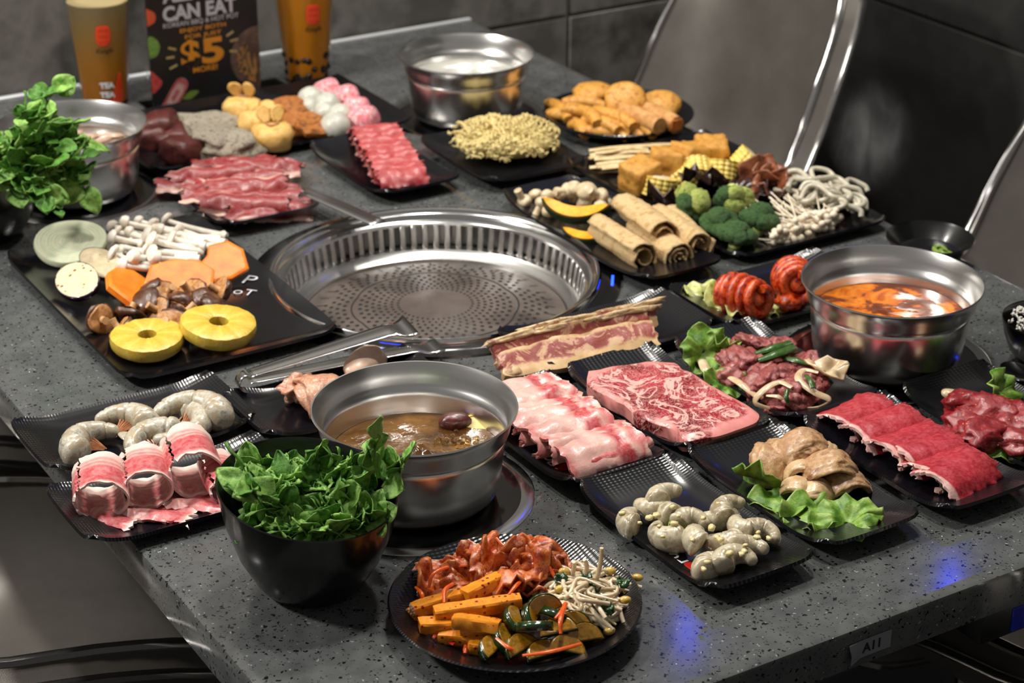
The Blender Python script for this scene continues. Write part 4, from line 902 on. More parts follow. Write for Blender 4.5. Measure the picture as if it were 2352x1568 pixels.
def broccoli(px, py, h, r, rot, label, seed, pale=False):
    t = thing('broccoli_floret', label, 'broccoli', at(px, py, h), rot, 'broccoli florets'); obj('head', head(seed, r, pale), t)
    obj('stalk', tube('stalk', [(0, 0, .1*r), (0, 0, -.5*r), (.05*r, 0, -1.1*r)], [.55*r, .36*r, .34*r], m_bst, 10, 7), t)
    for k in range(5):
        a = 2*PI*k/5; obj('branch', tube('branch', [(.1*r*math.cos(a), .1*r*math.sin(a), -.6*r), (.5*r*math.cos(a), .5*r*math.sin(a), -.05*r)], [.16*r, .2*r], m_bst, 7), t)
broccoli(1590, 470, .030, .0245, (1.0, -.25, .6), 'broccoli floret showing its pale yellow-green underside, leftmost on the tray', 1, True)
broccoli(1685, 462, .030, .023, (2.0, .1, -.45), 'broccoli floret cut open to its branching stalk, behind the others', 2, True)
broccoli(1652, 512, .024, .0215, (.1, -.2, 0), 'round dark green broccoli floret in the middle', 3)
broccoli(1745, 502, .028, .0225, (.15, .2, 1), 'dark green broccoli floret touching the enoki mushrooms', 4)
broccoli(1692, 540, .022, .0225, (.25, .0, 2), 'dark green broccoli floret at the tray front edge', 5)
# enoki bunch
m_en = M('enoki', [(214, 196, 168), (234, 222, 202)], scale=40, rough=.45, sss=.2)
enc = blob('enoki_cap', (.0050, .0050, .0044), m_en, .05, 2, 1, 2)
ens = [tube('enoki_stem', [(0, 0, 0), (-.02, .006*s, -.004), (-.045, .010*s, -.006), (-.075, .012*s, .000)], .0011, m_en, 5, 8) for s in (-1, 0, 1)]
ENG = 'enoki mushroom bunch'
for i in range(80):
    a = rr_(0, 1); b = rr_(0, 1)
    px = 1775+150*a+rr_(-8, 8); py = 545-50*a+48*(b-.5)*(1.2-.5*abs(a-.5)*2)
    t = thing('enoki_mushroom', 'tiny cream enoki mushroom in the bunch right of the broccoli', 'mushroom', at(px, py, .010+.026*(1-b)*rr_(.6, 1)), (rr_(-.3, .3), rr_(-.25, .15), yaw((1780, 500), (1840, 540))+rr_(-.5, .5)), ENG, rr_(.8, 1.25))
    obj('cap', enc, t); obj('stem', ens[i % 3], t)
m_pad = M('enoki_root', [(190, 168, 146), (206, 186, 164)], scale=60, rough=.6)
for i, (px, py, h, l) in enumerate(((1565, 632, .010, 0), )): pass
# udon-like pale noodles
m_udon = M('pale_noodle', [(176, 170, 150), (200, 194, 176)], scale=30, rough=.35, sss=.25, coat=.2)
UG = 'pale thick noodles'
for i in range(26):
    cx_, cy_ = 1815+rr_(0, 150), 440+rr_(-22, 26); cy_ += (cx_-1890)*.24
    L = rr_(.022, .040); k = rr_(.008, .022)*R_.choice((-1, 1)); rr0 = rr_(.0032, .0039)
    me = tube('noodle', [(-L, rr_(-.012, .012), rr_(-.006, 0)), (-L*.6, k, .003), (-L*.1, k*.7, .006), (L*.35, -k, .005), (L*.9, -k*.6, .0), (L, rr_(-.01, .01), rr_(-.010, -.004))], rr0, m_udon, 8, 26)
    solo('thick_noodle', me, 'pale white thick noodle in the tangle at the right end of the tray', 'noodle', at(cx_, cy_, .016+.026*max(0, 1-abs(cx_-1880)/110)*rr_(.4, 1)), (rr_(-.2, .2), rr_(-.2, .2), rr_(-1.2, .5)), UG)

# ---------------------------------------------------------------- long plate: mushrooms, pumpkin wedges, tofu skin rolls
m_bm = M('button_mushroom', [(190, 166, 128), (220, 204, 172)], scale=50, rough=.45, sss=.15)
bmc = [blob('button_cap', (.0105, .0105, .0085), m_bm, .1, 2, s, 3) for s in range(2)]; bms = tube('button_stem', [(0, 0, -.002), (.002, 0, -.012), (.004, .001, -.02)], [.0058, .0048, .0055], m_bm, 8, 6)
for i, (px, py, h) in enumerate(((1205, 462, .016), (1230, 447, .018), (1245, 466, .022), (1258, 450, .026), (1262, 485, .014), (1285, 444, .028), (1305, 438, .030), (1320, 432, .034), (1348, 440, .036), (1380, 450, .030), (1380, 475, .020), (1345, 465, .022), (1395, 470, .016), (1275, 470, .014))):
    t = thing('button_mushroom', 'small cream mushroom in the heap around the green-skinned pumpkin', 'mushroom', at(px, py, h), (rr_(-.8, .8)+(2 if i % 3 == 0 else 0), rr_(-.6, .6), rr_(0, 6)), 'small cream mushrooms', 1.35 if i == 8 else rr_(.85, 1.1))
    obj('cap', bmc[i % 2], t); obj('stem', bms, t)
m_kab = M('kabocha_flesh', [(222, 148, 16), (238, 172, 40)], scale=40, rough=.4, sss=.15); m_kskin = M('kabocha_skin', [(22, 40, 20), (48, 66, 36), (30, 50, 26)], scale=70, rough=.4, bmp=.3)
def kabocha(px, py, h, rot, label, sc=1.0):
    t = thing('kabocha_wedge', label, 'pumpkin', at(px, py, h), rot, 'green-skinned pumpkin wedges', sc); n, m = 20, 7
    for nm, mat, r0, r1, tk in (('flesh', m_kab, .028, .0445, .012), ('skin', m_kskin, .0446, .0470, .0122)):
        V = []; F = []
        for i in range(n):
            a = PI*(.16+.68*i/(n-1)); e = math.sin(PI*i/(n-1))**.35; q0 = r1-(r1-r0)*e if nm == 'flesh' else r0
            for (r, z) in ((q0, -tk/2*.6), (r1, -tk/2), (r1, tk/2), (q0, tk/2*.6)): V.append((r*math.cos(a), r*math.sin(a)-.036, z))
        for i in range(n-1):
            for s in range(4): F.append((i*4+s, i*4+(s+1) % 4, (i+1)*4+(s+1) % 4, (i+1)*4+s))
        F += [(0, 1, 2, 3), tuple((n-1)*4+s for s in (3, 2, 1, 0))]
        obj(nm, mk(nm, V, F, mat, None, 35), t)
kabocha(1318, 490, .026, (-.55, 0, yaw((1345, 455), (1300, 525))-PI/2), 'wedge of orange pumpkin with dark green skin beside the tofu skin rolls', 1.12)
kabocha(1352, 545, .012, (-.4, .1, yaw((1345, 455), (1300, 525))-PI/2), 'pumpkin wedge mostly hidden under the tofu skin rolls', .9)
m_skin = M('tofu_skin', [(196, 156, 100), (226, 196, 146), (212, 176, 122)], scale=35, rough=.55, bmp=.5, bscale=160, bd=.003)
m_skin2 = M('tofu_skin_inside', [(150, 96, 40), (176, 120, 60)], scale=50, rough=.6)
def tofu_roll(L, R, turns, seed, inner):
    n, m = 64, 18; P = np.zeros((n, m, 3))
    for i in range(n):
        s = i/(n-1); a = 2*PI*turns*s+seed
        for j in range(m):
            x = (j/(m-1)-.5)*L; r = inner+(R-inner)*s; r *= 1+.10*nz((math.cos(a)*2, math.sin(a)*2, x*25), 1.2, seed)
            xx = x+(.004*nz((a, 0, 0), 1.5, seed+j) if j in (0, m-1) else 0)
            P[i, j] = (xx, r*math.cos(a)+.0012*nz((x, a*.01, s), 160, seed), r*math.sin(a)*.92+.0012*nz((x+9, a*.01, s), 160, seed))
    return grid_solid('tofu_roll', P, .0020, m_skin, 0)
TG = 'rolled tofu skins'
rolls = [((1365, 520), (1490, 600), .019, 1.9, .0075, 'tofu skin roll lying at the front left with a wide open end'), ((1430, 470), (1535, 545), .032, 1.7, .007, 'tofu skin roll on top with an open end'), ((1470, 520), (1562, 590), .017, 3.2, .002, 'tightly wound tofu skin roll showing a spiral end'), ((1510, 495), (1605, 560), .024, 2.0, .006, 'tofu skin roll at the right with a dark open end'), ((1540, 500), (1612, 575), .013, 2.2, .005, 'tofu skin roll lowest at the right, touching the broccoli tray')]
for i, (a, b, h, tn, inn, l) in enumerate(rolls):
    lay('tofu_skin_roll', tofu_roll(.108, .0218, tn, i*1.7+.5, inn), a, b, h, l, 'tofu roll', TG, rr_(0, 3))

# ---------------------------------------------------------------- spicy intestine plate
m_int = M('chilli_intestine', [(120, 16, 4), (190, 52, 10), (214, 92, 30), (160, 30, 6)], scale=40, rough=.22, coat=.6, bmp=.3, bscale=120, sss=.1)
def coil(L, R, turns, seed):
    pts = []; n = int(26*turns)
    for i in range(n):
        s = i/(n-1); a = 2*PI*turns*s; r = R*(1-.35*(abs(s-.45)*1.6)**2)
        pts.append((L*(s-.5), r*math.cos(a)*.92, r*math.sin(a)+.001*nz((s*9, 0, 0), 1, seed)))
    return tube('intestine_coil', pts, [.0042]+[.0062]*6+[.0048], m_int, 8, None, flat=1.25)
def coil_core(L, R): return blob('intestine_core', (L*.5, R*.8, R*.8), m_int, .12, 2.5, 3, 3)
for a, b, h, L, R, sd, l in (((1640, 655), (1775, 705), .028, .058, .0205, 1, 'red glossy coiled intestine roll at the left of its plate'), ((1800, 600), (1850, 690), .036, .048, .0215, 2, 'red glossy coiled intestine roll leaning on the chilli soup pot')):
    t = thing('spicy_intestine', l, 'intestine', at((a[0]+b[0])/2, (a[1]+b[1])/2, h), (.4, -.1, yaw(a, b)), 'chilli intestine rolls'); obj('coil', coil(L, R, 5.2, sd), t); obj('core', coil_core(L, R), t)
solo('spicy_intestine', blob('intestine_piece', (.020, .014, .012), m_int, .35, 2.2, 8, 3), 'short red intestine piece between the two coiled rolls', 'intestine', at(1812, 690, .020), (0, 0, .4), 'chilli intestine rolls')
m_let = M('lettuce', [(66, 110, 26), (112, 152, 50), (150, 178, 92)], scale=30, rough=.4, bmp=.2, bscale=90, sss=.1); m_letp = M('pale_lettuce', [(150, 160, 70), (190, 196, 120), (206, 206, 150)], scale=40, rough=.4, bmp=.2)
LG = 'lettuce pieces'
def lettuce(px, py, h, rot, R, label, seed, mat=None, st=1.3, ruf=7):
    solo('lettuce_leaf', crumple('lettuce_leaf', R, mat or m_let, seed, R*.45, .0011, ruf, R*.22, 20, 40, R*.15, st), label, 'lettuce', at(px, py, h), rot, LG)
lettuce(1615, 675, .013, (.2, .1, -.5), .020, 'pale lettuce shred at the left end of the intestine plate', 31, m_letp); lettuce(1660, 695, .012, (.3, 0, .2), .022, 'yellow-green lettuce shred under the left intestine roll', 32, m_letp)
lettuce(1695, 712, .011, (.1, .2, 1), .018, 'pale lettuce shred at the front of the intestine plate', 33, m_letp); lettuce(1770, 708, .010, (.2, 0, -.3), .018, 'light green lettuce shred right of the left intestine roll', 34, m_letp)

# ---------------------------------------------------------------- short ribs
def rib_mat():
    m, nt, b = newmat('beef_short_rib'); co = coords(nt); n = tex(nt, co, 'noise', 26, 5, .65, 1.8)
    marb = ramp(nt, n, [(.36, (206, 172, 136)), (.42, (196, 146, 120)), (.47, (140, 66, 60)), (.58, (156, 86, 78)), (.64, (206, 168, 140)), (.72, (150, 74, 68))])
    uv = nt.nodes.new('ShaderNodeTexCoord').outputs['UV']; sp = nt.nodes.new('ShaderNodeSeparateXYZ'); nt.links.new(uv, sp.inputs[0])
    band = ramp(nt, mathn(nt, 'ADD', sp.outputs[0], mathn(nt, 'MULTIPLY', mathn(nt, 'SUBTRACT', tex(nt, co, 'noise', 40, 3), .5), .5)), [(.30, (0, 0, 0, 1)), (.42, (1, 1, 1, 1)), (.86, (1, 1, 1, 1)), (.95, (0, 0, 0, 1))])
    fat = ramp(nt, tex(nt, co, 'noise', 60, 4), [(.3, (188, 150, 104)), (.7, (216, 186, 140))])
    nt.links.new(mixc(nt, band, fat, marb), b.inputs['Base Color']); b.inputs['Roughness'].default_value = .42; b.inputs['Coat Weight'].default_value = .15; b.inputs['Subsurface Weight'].default_value = .1; b.inputs['Subsurface Radius'].default_value = (.006, .002, .0015)
    bump(nt, b, tex(nt, co, 'noise', 130, 5), .3, .0012); return m
m_rib = rib_mat(); m_bone = M('rib_bone', [(190, 158, 112), (216, 192, 150), (150, 100, 80)], scale=30, rough=.5, bmp=.3)
def rib_strip(seed, L=.195, W=.040, t=.010):
    n, m = 10, 34; P = np.zeros((n, m, 3))
    for i in range(n):
        for j in range(m):
            u, v = i/(n-1)-.5, j/(m-1)-.5; w = W*(1+.15*nz((v*6, 0, 0), 1, seed)); e = 1-.25*(abs(v)*2)**6
            P[i, j] = (v*L+(.006*nz((u*4, 0, 0), 1.3, seed) if j in (0, m-1) else 0), u*w*e, .002*nz((v*8, u*3, 0), 1, seed)+.0012*nz((v*30, u*12, 0), 1, seed+1))
    return grid_solid('rib_strip', P, t, m_rib, 40)
rbz = yaw((1110, 830), (1500, 745))
for i, (px, py, h, roll, l, sc) in enumerate(((1330, 805, .024, -.55, 'front strip of marbled beef short rib showing its red face', 1.0), (1318, 778, .030, -1.05, 'middle strip of beef short rib with a bony upper edge', 1.0), (1360, 752, .036, -1.0, 'rear strip of beef short rib, farthest from the steak', .84))):
    t = thing('short_rib', l, 'meat strip', at(px, py, h), (-roll, 0, rbz), 'beef short rib strips', sc); obj('meat', rib_strip(i*3+1), t)
    for k, x in enumerate((-.076, -.018, .044, .085) if i else ()): obj('bone', blob('rib_bone', (.030, .0036, .0050), m_bone, .45, 2.5, i*4+k, 3, cube=.7, fine=.1), t, (x, .0165, .001), (0, 0, rr_(-.1, .1)))
    if i == 0: obj('bone', blob('rib_bone', (.011, .0075, .0065), m_bone, .15, 2, 77, 2, cube=.5), t, (-.088, -.010, .002))

# ---------------------------------------------------------------- rib-eye steak
def steak_mat():
    m, nt, b = newmat('marbled_steak'); co = coords(nt, 'Object', False)
    big = tex(nt, co, 'noise', 22, 4, .6, 1.2); fine = tex(nt, co, 'noise', 75, 5, .7, 2.5)
    lean = ramp(nt, tex(nt, co, 'noise', 28, 3), [(.35, (104, 10, 22)), (.5, (140, 20, 32)), (.65, (168, 38, 50))])
    v1 = ramp(nt, mathn(nt, 'ABSOLUTE', mathn(nt, 'SUBTRACT', big, .5)), [(.0, (1, 1, 1, 1)), (.018, (.9, .9, .9, 1)), (.034, (0, 0, 0, 1))])
    v2 = ramp(nt, mathn(nt, 'ABSOLUTE', mathn(nt, 'SUBTRACT', fine, .5)), [(.0, (.8, .8, .8, 1)), (.012, (.55, .55, .55, 1)), (.028, (0, 0, 0, 1))])
    c = mixc(nt, mathn(nt, 'MAXIMUM', v1, v2), lean, (228, 176, 166))
    uv = nt.nodes.new('ShaderNodeTexCoord').outputs['UV']; sp = nt.nodes.new('ShaderNodeSeparateXYZ'); nt.links.new(uv, sp.inputs[0]); so = nt.nodes.new('ShaderNodeSeparateXYZ'); nt.links.new(co, so.inputs[0])
    k = mathn(nt, 'ADD', sp.outputs[0], mathn(nt, 'MULTIPLY', mathn(nt, 'SUBTRACT', tex(nt, co, 'noise', 30, 4), .5), .36))
    # fat cap: along the left side and part of the right rim
    side = mathn(nt, 'ADD', mathn(nt, 'MULTIPLY', so.outputs[0], -9.0), mathn(nt, 'MULTIPLY', so.outputs[1], 2.0)); side = mathn(nt, 'ABSOLUTE', mathn(nt, 'ADD', side, .02))
    f = mathn(nt, 'MULTIPLY', ramp(nt, k, [(.84, (0, 0, 0, 1)), (.92, (1, 1, 1, 1))]), ramp(nt, tex(nt, co, 'noise', 26, 3), [(.40, (0, 0, 0, 1)), (.50, (1, 1, 1, 1))]))
    c = mixc(nt, f, c, mixc(nt, tex(nt, co, 'noise', 90, 4), (228, 158, 150), (214, 122, 120)))
    nt.links.new(c, b.inputs['Base Color']); b.inputs['Roughness'].default_value = .36; b.inputs['Coat Weight'].default_value = .25; b.inputs['Coat Roughness'].default_value = .2
    b.inputs['Subsurface Weight'].default_value = .15; b.inputs['Subsurface Radius'].default_value = (.006, .002, .0015); bump(nt, b, tex(nt, co, 'noise', 160, 6), .25, .001); return m
so_ = [at(*p, .026) for p in ((1352, 850), (1395, 842), (1470, 832), (1545, 832), (1570, 848), (1600, 862), (1660, 900), (1735, 940), (1738, 965), (1690, 985), (1640, 1000), (1575, 1010), (1545, 985), (1480, 962), (1430, 928), (1385, 905), (1350, 880))]
sc0 = sum(so_, Vector())/len(so_)
solo('ribeye_steak', slab('ribeye_steak', [(p.x-sc0.x, p.y-sc0.y) for p in so_], .020, steak_mat(), rnd=.18, bump=.002, bfreq=55, n=72), 'thick raw marbled rib-eye steak with a pale fat rim', 'steak', (sc0.x, sc0.y, TZ+.0085), (0, .0, 0))
# ---------------------------------------------------------------- folded pale pork slices
m_pork = MU('pork_shoulder', [(0, (206, 110, 106)), (.06, (216, 150, 142)), (.16, (222, 168, 158)), (.5, (224, 172, 162)), (.62, (218, 150, 142)), (.68, (178, 40, 50)), (.80, (190, 58, 64)), (.86, (224, 172, 160)), (.94, (196, 72, 76)), (1, (226, 190, 176))], axis=1, wob=.10, wscale=26, rough=.34, coat=.3)
PKG = 'folded pork slices'
pkp = [[(.030, .004), (.022, .014), (.006, .020), (-.010, .018), (-.022, .010), (-.027, .001), (-.020, -.003)], [(.026, .006), (.012, .018), (-.006, .021), (-.020, .014), (-.026, .004), (-.018, .0)], [(.028, .002), (.014, .014), (-.002, .016), (-.012, .020), (-.024, .012), (-.028, .002)]]
pks = [sheet('pork_slice', pkp[i % 3], .092+.006*(i % 2), .0030, m_pork, 22, 28, .0030, 80, 40+i, .006) for i in range(6)]
PKL = ['farthest back', 'second from the far end', 'third from the far end', 'in the middle of the row', 'with a broad red stripe', 'second from the near end', 'lowest at the near end']
for i in range(7):
    s = i/6; solo('pork_slice', pks[i % 6], 'pale folded pork slice %s, right of the boiling pot' % PKL[i], 'meat slice', (1.012+rr_(-.004, .004)+.004*s, 1.640-.148*s, TZ+.015+.003*math.sin(s*PI)), (0, rr_(-.05, .05), rr_(-.10, .10)-.04), PKG)
solo('pork_slice', tube('pork_roll', [(-.045, .0, 0), (-.02, .003, .002), (.02, .002, .002), (.048, .006, .004)], [.007, .0085, .0085, .006], m_pork, 10, 14), 'pink pork slice rolled into a tube', 'meat slice', (1.026, 1.474, TZ+.018), (.4, 0, .02), PKG)

# ---------------------------------------------------------------- bulgogi
m_bul = M('bulgogi_beef', [(110, 32, 34), (170, 84, 80), (130, 50, 50), (196, 134, 122)], scale=55, rough=.28, coat=.6, bmp=.5, bscale=150, sss=.1, lo=.34, hi=.68)
m_oni = M('onion_strip', [(196, 168, 130), (216, 196, 162)], scale=40, rough=.3, coat=.3, sss=.25); m_sca = M('scallion', [(34, 66, 20), (62, 100, 34)], scale=60, rough=.35, coat=.2)
def meatchunk(name, mat, seed, r, sub=4): return blob(name, r, mat, .42, 1.7, seed, sub, fine=.16, ffreq=5.5)
BG = 'marinated beef pieces'
bul = [meatchunk('bulgogi_piece', m_bul, s, (.020, .015, .009)) for s in range(5)]
for i, (px, py, h) in enumerate(((1725, 785, .026), (1700, 800, .020), (1755, 792, .024), (1795, 800, .022), (1680, 830, .022), (1715, 825, .028), (1690, 858, .018), (1745, 845, .024), (1785, 835, .022), (1765, 868, .026), (1810, 860, .028), (1845, 845, .024), (1740, 885, .020), (1800, 895, .024), (1840, 880, .028), (1870, 880, .022), (1825, 915, .020), (1770, 915, .014), (1860, 905, .018), (1790, 935, .012))):
    solo('bulgogi_piece', bul[i % 5], 'marinated dark pink beef piece in the heap of beef, onion and scallion', 'meat piece', at(px, py, h), (rr_(-.5, .5), rr_(-.5, .5), rr_(0, 6)), BG, rr_(.85, 1.15))
def strip(name, mat, pxs, h, r, label, cat, group, flat=.45, seg=8):
    pts = [at(p[0], p[1], hh) for p, hh in zip(pxs, h)]; c = sum(pts, Vector())/len(pts)
    return solo(name, tube(name, [tuple(p-c) for p in pts], r, mat, seg, 8*len(pts), flat=flat), label, cat, c, (0, 0, 0), group)
OG = 'onion strips in the marinated beef'
strip('onion_strip', m_oni, [(1665, 860), (1700, 880), (1745, 915)], (.016, .022, .014), [.003, .005, .005, .004], 'long straight pale onion strip at the left of the marinated beef', 'onion', OG)
strip('onion_strip', m_oni, [(1820, 890), (1790, 878), (1755, 895), (1735, 925), (1785, 945)], (.034, .034, .030, .016, .012), [.003, .0048, .0048, .004], 'hooked pale onion strip at the front of the marinated beef', 'onion', OG)
strip('onion_strip', m_oni, [(1880, 855), (1845, 850), (1835, 872), (1870, 900), (1905, 918), (1880, 935), (1830, 938)], (.036, .036, .036, .030, .022, .014, .012), [.003, .0045, .0045, .003], 'looping pinkish onion strip at the right of the marinated beef', 'onion', OG)
strip('onion_strip', m_oni, [(1760, 908), (1790, 912), (1810, 930)], (.026, .026, .014), [.002, .004, .003], 'short pale onion strip between the hooked and looping ones', 'onion', OG)
strip('onion_strip', m_oni, [(1612, 828), (1622, 848), (1640, 858)], (.016, .014, .012), [.005, .006, .004], 'wide onion strip under the lettuce of the marinated beef', 'onion', OG)
solo('onion_piece', crumple('onion_piece', .015, m_oni, 61, .008, .0022, 2, .006, 12, 22, .006, 1.6), 'pointed flat onion piece on top at the right of the marinated beef', 'onion', at(1895, 852, .030), (.2, .2, -.5))
SCG = 'scallion pieces in the marinated beef'
strip('scallion', m_sca, [(1735, 812), (1775, 800), (1815, 788)], (.036, .040, .038), [.003, .0055, .005], 'upper green scallion stem on the marinated beef', 'scallion', SCG, .7); strip('scallion', m_sca, [(1742, 828), (1780, 815), (1822, 800)], (.034, .040, .038), [.004, .006, .006], 'lower green scallion stem on the marinated beef', 'scallion', SCG, .7)
strip('scallion', m_sca, [(1798, 822), (1830, 828), (1862, 838)], (.034, .036, .034), [.003, .005, .002], 'dark green pointed scallion leaf on the marinated beef', 'scallion', SCG, .6); strip('scallion', m_sca, [(1852, 862), (1862, 875), (1868, 890)], (.040, .040, .036), .0032, 'small green scallion piece inside the looping onion', 'scallion', SCG, .5)
strip('scallion', m_sca, [(1900, 872), (1912, 882)], (.022, .018), .004, 'small green scallion piece at the right rim of the marinated beef', 'scallion', SCG, .6); strip('scallion', m_sca, [(1808, 895), (1806, 912), (1812, 925)], (.036, .032, .026), .0026, 'tiny dark scallion piece at the front of the marinated beef', 'scallion', SCG, .5)
lettuce(1618, 805, .024, (.7, -.5, .3), .027, 'frilly green lettuce leaf at the left of the marinated beef', 41, None, 1.1, 9); lettuce(1655, 790, .024, (.5, .3, 1.2), .022, 'frilly green lettuce leaf behind the marinated beef', 42, None, 1.2, 9); lettuce(1668, 880, .014, (.4, .2, -.8), .018, 'small green lettuce piece left of the marinated beef', 43, None, 1.4, 8)

# ---------------------------------------------------------------- lean beef slices
m_lean = MU('lean_beef', [(0, (226, 196, 186)), (.05, (222, 184, 176)), (.08, (160, 16, 32)), (.3, (150, 12, 28)), (.6, (166, 22, 38)), (.85, (152, 14, 30)), (1, (130, 8, 20))], axis=1, wob=.03, wscale=30, rough=.4, coat=.2, fleck=(214, 96, 104), var=.3)
lns = [sheet('beef_slice', [(.030, .010), (.018, .018), (.0, .019), (-.016, .013), (-.026, .002)] if i % 2 else [(.032, .008), (.016, .015), (-.004, .018), (-.020, .012), (-.024, .001), (-.018, -.002)], .074+.005*(i % 3), .0032, m_lean, 20, 26, .0020, 60, 60+i, .007) for i in range(4)]
LNL = ('round upper slice at the far end', 'slice second from the far end', 'slice in the middle of the row', 'slice with a white fat corner', 'slice second from the near end', 'slice at the near end')
for i, (px, py) in enumerate(((1975, 968), (2035, 1000), (2092, 1032), (2138, 1060), (2172, 1086), (2200, 1104))):
    solo('beef_slice', lns[i % 4], 'deep red lean beef %s of its plate' % LNL[i], 'meat slice', at(px, py, .012)+Vector((0, 0, -.002)), (0, rr_(-.04, .04), rr_(-.25, .2)), 'lean beef slices')

# ---------------------------------------------------------------- dark red beef chunks (right edge)
m_chk = M('dark_beef', [(96, 10, 18), (150, 30, 36), (120, 18, 26), (176, 70, 66)], scale=40, rough=.3, coat=.4, bmp=.3, bscale=120, lo=.34, hi=.68, spots=[((226, 190, 120), 260, .16, .12)])
chk = [meatchunk('beef_chunk', m_chk, 20+s, (.030, .024, .012), 4) for s in range(4)]
for i, (px, py, h, l) in enumerate(((2230, 925, .026, 'pointed dark red beef chunk farthest back on the right-edge plate'), (2225, 975, .022, 'dark red beef chunk with curled edge at the left of the right-edge plate'), (2275, 945, .030, 'dark red beef chunk on top of the right-edge plate'), (2265, 995, .026, 'dark red beef chunk at the front of the right-edge plate'), (2325, 960, .028, 'dark red beef chunk with pale fat at the photo edge'), (2335, 1010, .020, 'dark red beef chunk cut off by the photo edge'))):
    solo('beef_chunk', chk[i % 4], l, 'meat piece', at(px, py, h), (rr_(-.3, .3), rr_(-.3, .3), i*1.1), 'dark beef chunks', rr_(.95, 1.15))
lettuce(2300, 898, .022, (.9, .1, .4), .024, 'light green lettuce leaf standing behind the dark red beef chunks', 51); lettuce(2298, 1020, .016, (.3, .1, -.7), .026, 'green lettuce leaf in front of the dark red beef chunks', 52)
solo('onion_piece', blob('onion_piece', (.014, .008, .006), m_oni, .1, 2, 4, 3), 'pale onion piece at the left of the dark red beef chunks', 'onion', at(2190, 908, .018), (0, .2, -.9))

# ---------------------------------------------------------------- chicken
m_chi = M('seasoned_chicken', [(150, 104, 66), (196, 158, 116), (172, 128, 90)], scale=38, rough=.3, coat=.35, bmp=.25, bscale=140, sss=.15, spots=[((60, 60, 30), 300, .12, .12)])
m_chf = M('chicken_skin', [(196, 160, 116), (214, 184, 144)], scale=40, rough=.3, coat=.4, bmp=.2, bscale=140, sss=.15)
CHG = 'seasoned chicken pieces'
def bendblob(name, r, Rb, mat, seed, amp=.3, sub=4):
    def fn(q):
        a = q[0]/Rb; k = Rb+q[2]; return np.array([k*math.sin(a), q[1]+.003*nz(q, 60, seed), k*math.cos(a)-Rb*.45])
    return blob(name, r, mat, amp, 2.0, seed, sub, fine=.12, ffreq=7, fn=fn)
chp = [bendblob('chicken_piece', (.034, .020, .0075), .022+.003*i, m_chi, 70+i) for i in range(3)]
chs = [bendblob('chicken_fold', (.036, .013, .0055), .014+.002*i, m_chf, 80+i, .2) for i in range(2)]
for i, (px, py, h, rz, l, me) in enumerate(((1795, 1055, .016, .3, 'tan chicken piece at the far left of its plate', chp[0]), (1845, 1040, .026, -.3, 'tan chicken piece on top at the back', chp[1]), (1890, 1045, .024, .9, 'pale peppered chicken piece at the back right', chs[1]), (1840, 1085, .020, -.6, 'pale folded chicken skin in the middle of the heap', chs[0]), (1905, 1090, .022, -.5, 'brown chicken piece right of the folded skin', chp[2]), (1830, 1130, .012, -.9, 'folded chicken strip at the front left of the heap', chs[1]), (1870, 1135, .012, -.7, 'folded chicken strip at the front of the heap', chs[0]), (1945, 1120, .012, -.2, 'brown chicken piece at the right end of the heap', chp[0]), (1765, 1075, .010, .6, 'low chicken piece beside the lettuce', chp[1]))):
    solo('chicken_piece', me, l, 'chicken', at(px, py, h), (rr_(-.2, .3), rr_(-.2, .2), rz), CHG, rr_(.95, 1.1))
lettuce(1738, 1108, .016, (.2, .9, .5), .026, 'green lettuce leaf folded up at the left of the chicken', 55, None, 1.2, 6); lettuce(1870, 1180, .010, (.2, .0, -.2), .026, 'bright green lettuce leaf in front of the chicken', 56, None, 1.5, 8); lettuce(1945, 1195, .014, (.3, -.1, -.5), .027, 'frilly lettuce leaf at the near corner of the chicken plate', 57, None, 1.3, 10); lettuce(1800, 1158, .008, (0, .1, -.6), .022, 'flat lettuce leaf under the chicken', 58, None, 1.5, 5)

# ---------------------------------------------------------------- shrimp
def shrimp_body(name, R, r0, sweep, mat, seed, segs=6, grooves=.10, nst=40):
    pts = []; rad = []
    for i in range(nst):
        s = i/(nst-1); a = sweep*(s-.5); q = R*(1-.22*s)
        pts.append((q*math.sin(a), q*math.cos(a)-R*.6, .002*math.sin(s*3)))
        ph = (s*segs) % 1; rad.append(r0*(1-.66*s**1.5)*math.sqrt(max(.02, 1-max(0, 1-s*9)**2))*(1 if s < .93 else max(.25, math.sqrt(max(0, 1-((s-.93)/.07)**2))))*(1-grooves*(1-abs(ph-.35)/.65)**2*.0-grooves*max(0, ph-.82)/.18)*(1+.03*nz((s*20, 0, 0), 1, seed)))
    return tube(name, pts, rad, mat, 14, None, flat=1.12), pts
m_shp = M('raw_shrimp_shell', [(146, 142, 128), (196, 190, 174), (170, 160, 138), (190, 166, 132)], scale=42, rough=.22, coat=.6, sss=.3, bmp=.1, bscale=120, lo=.34, hi=.66, spots=[((110, 110, 104), 600, .2, .2)])
m_shl = M('shrimp_legs', [(150, 92, 60), (186, 130, 92)], scale=80, rough=.3, coat=.3)
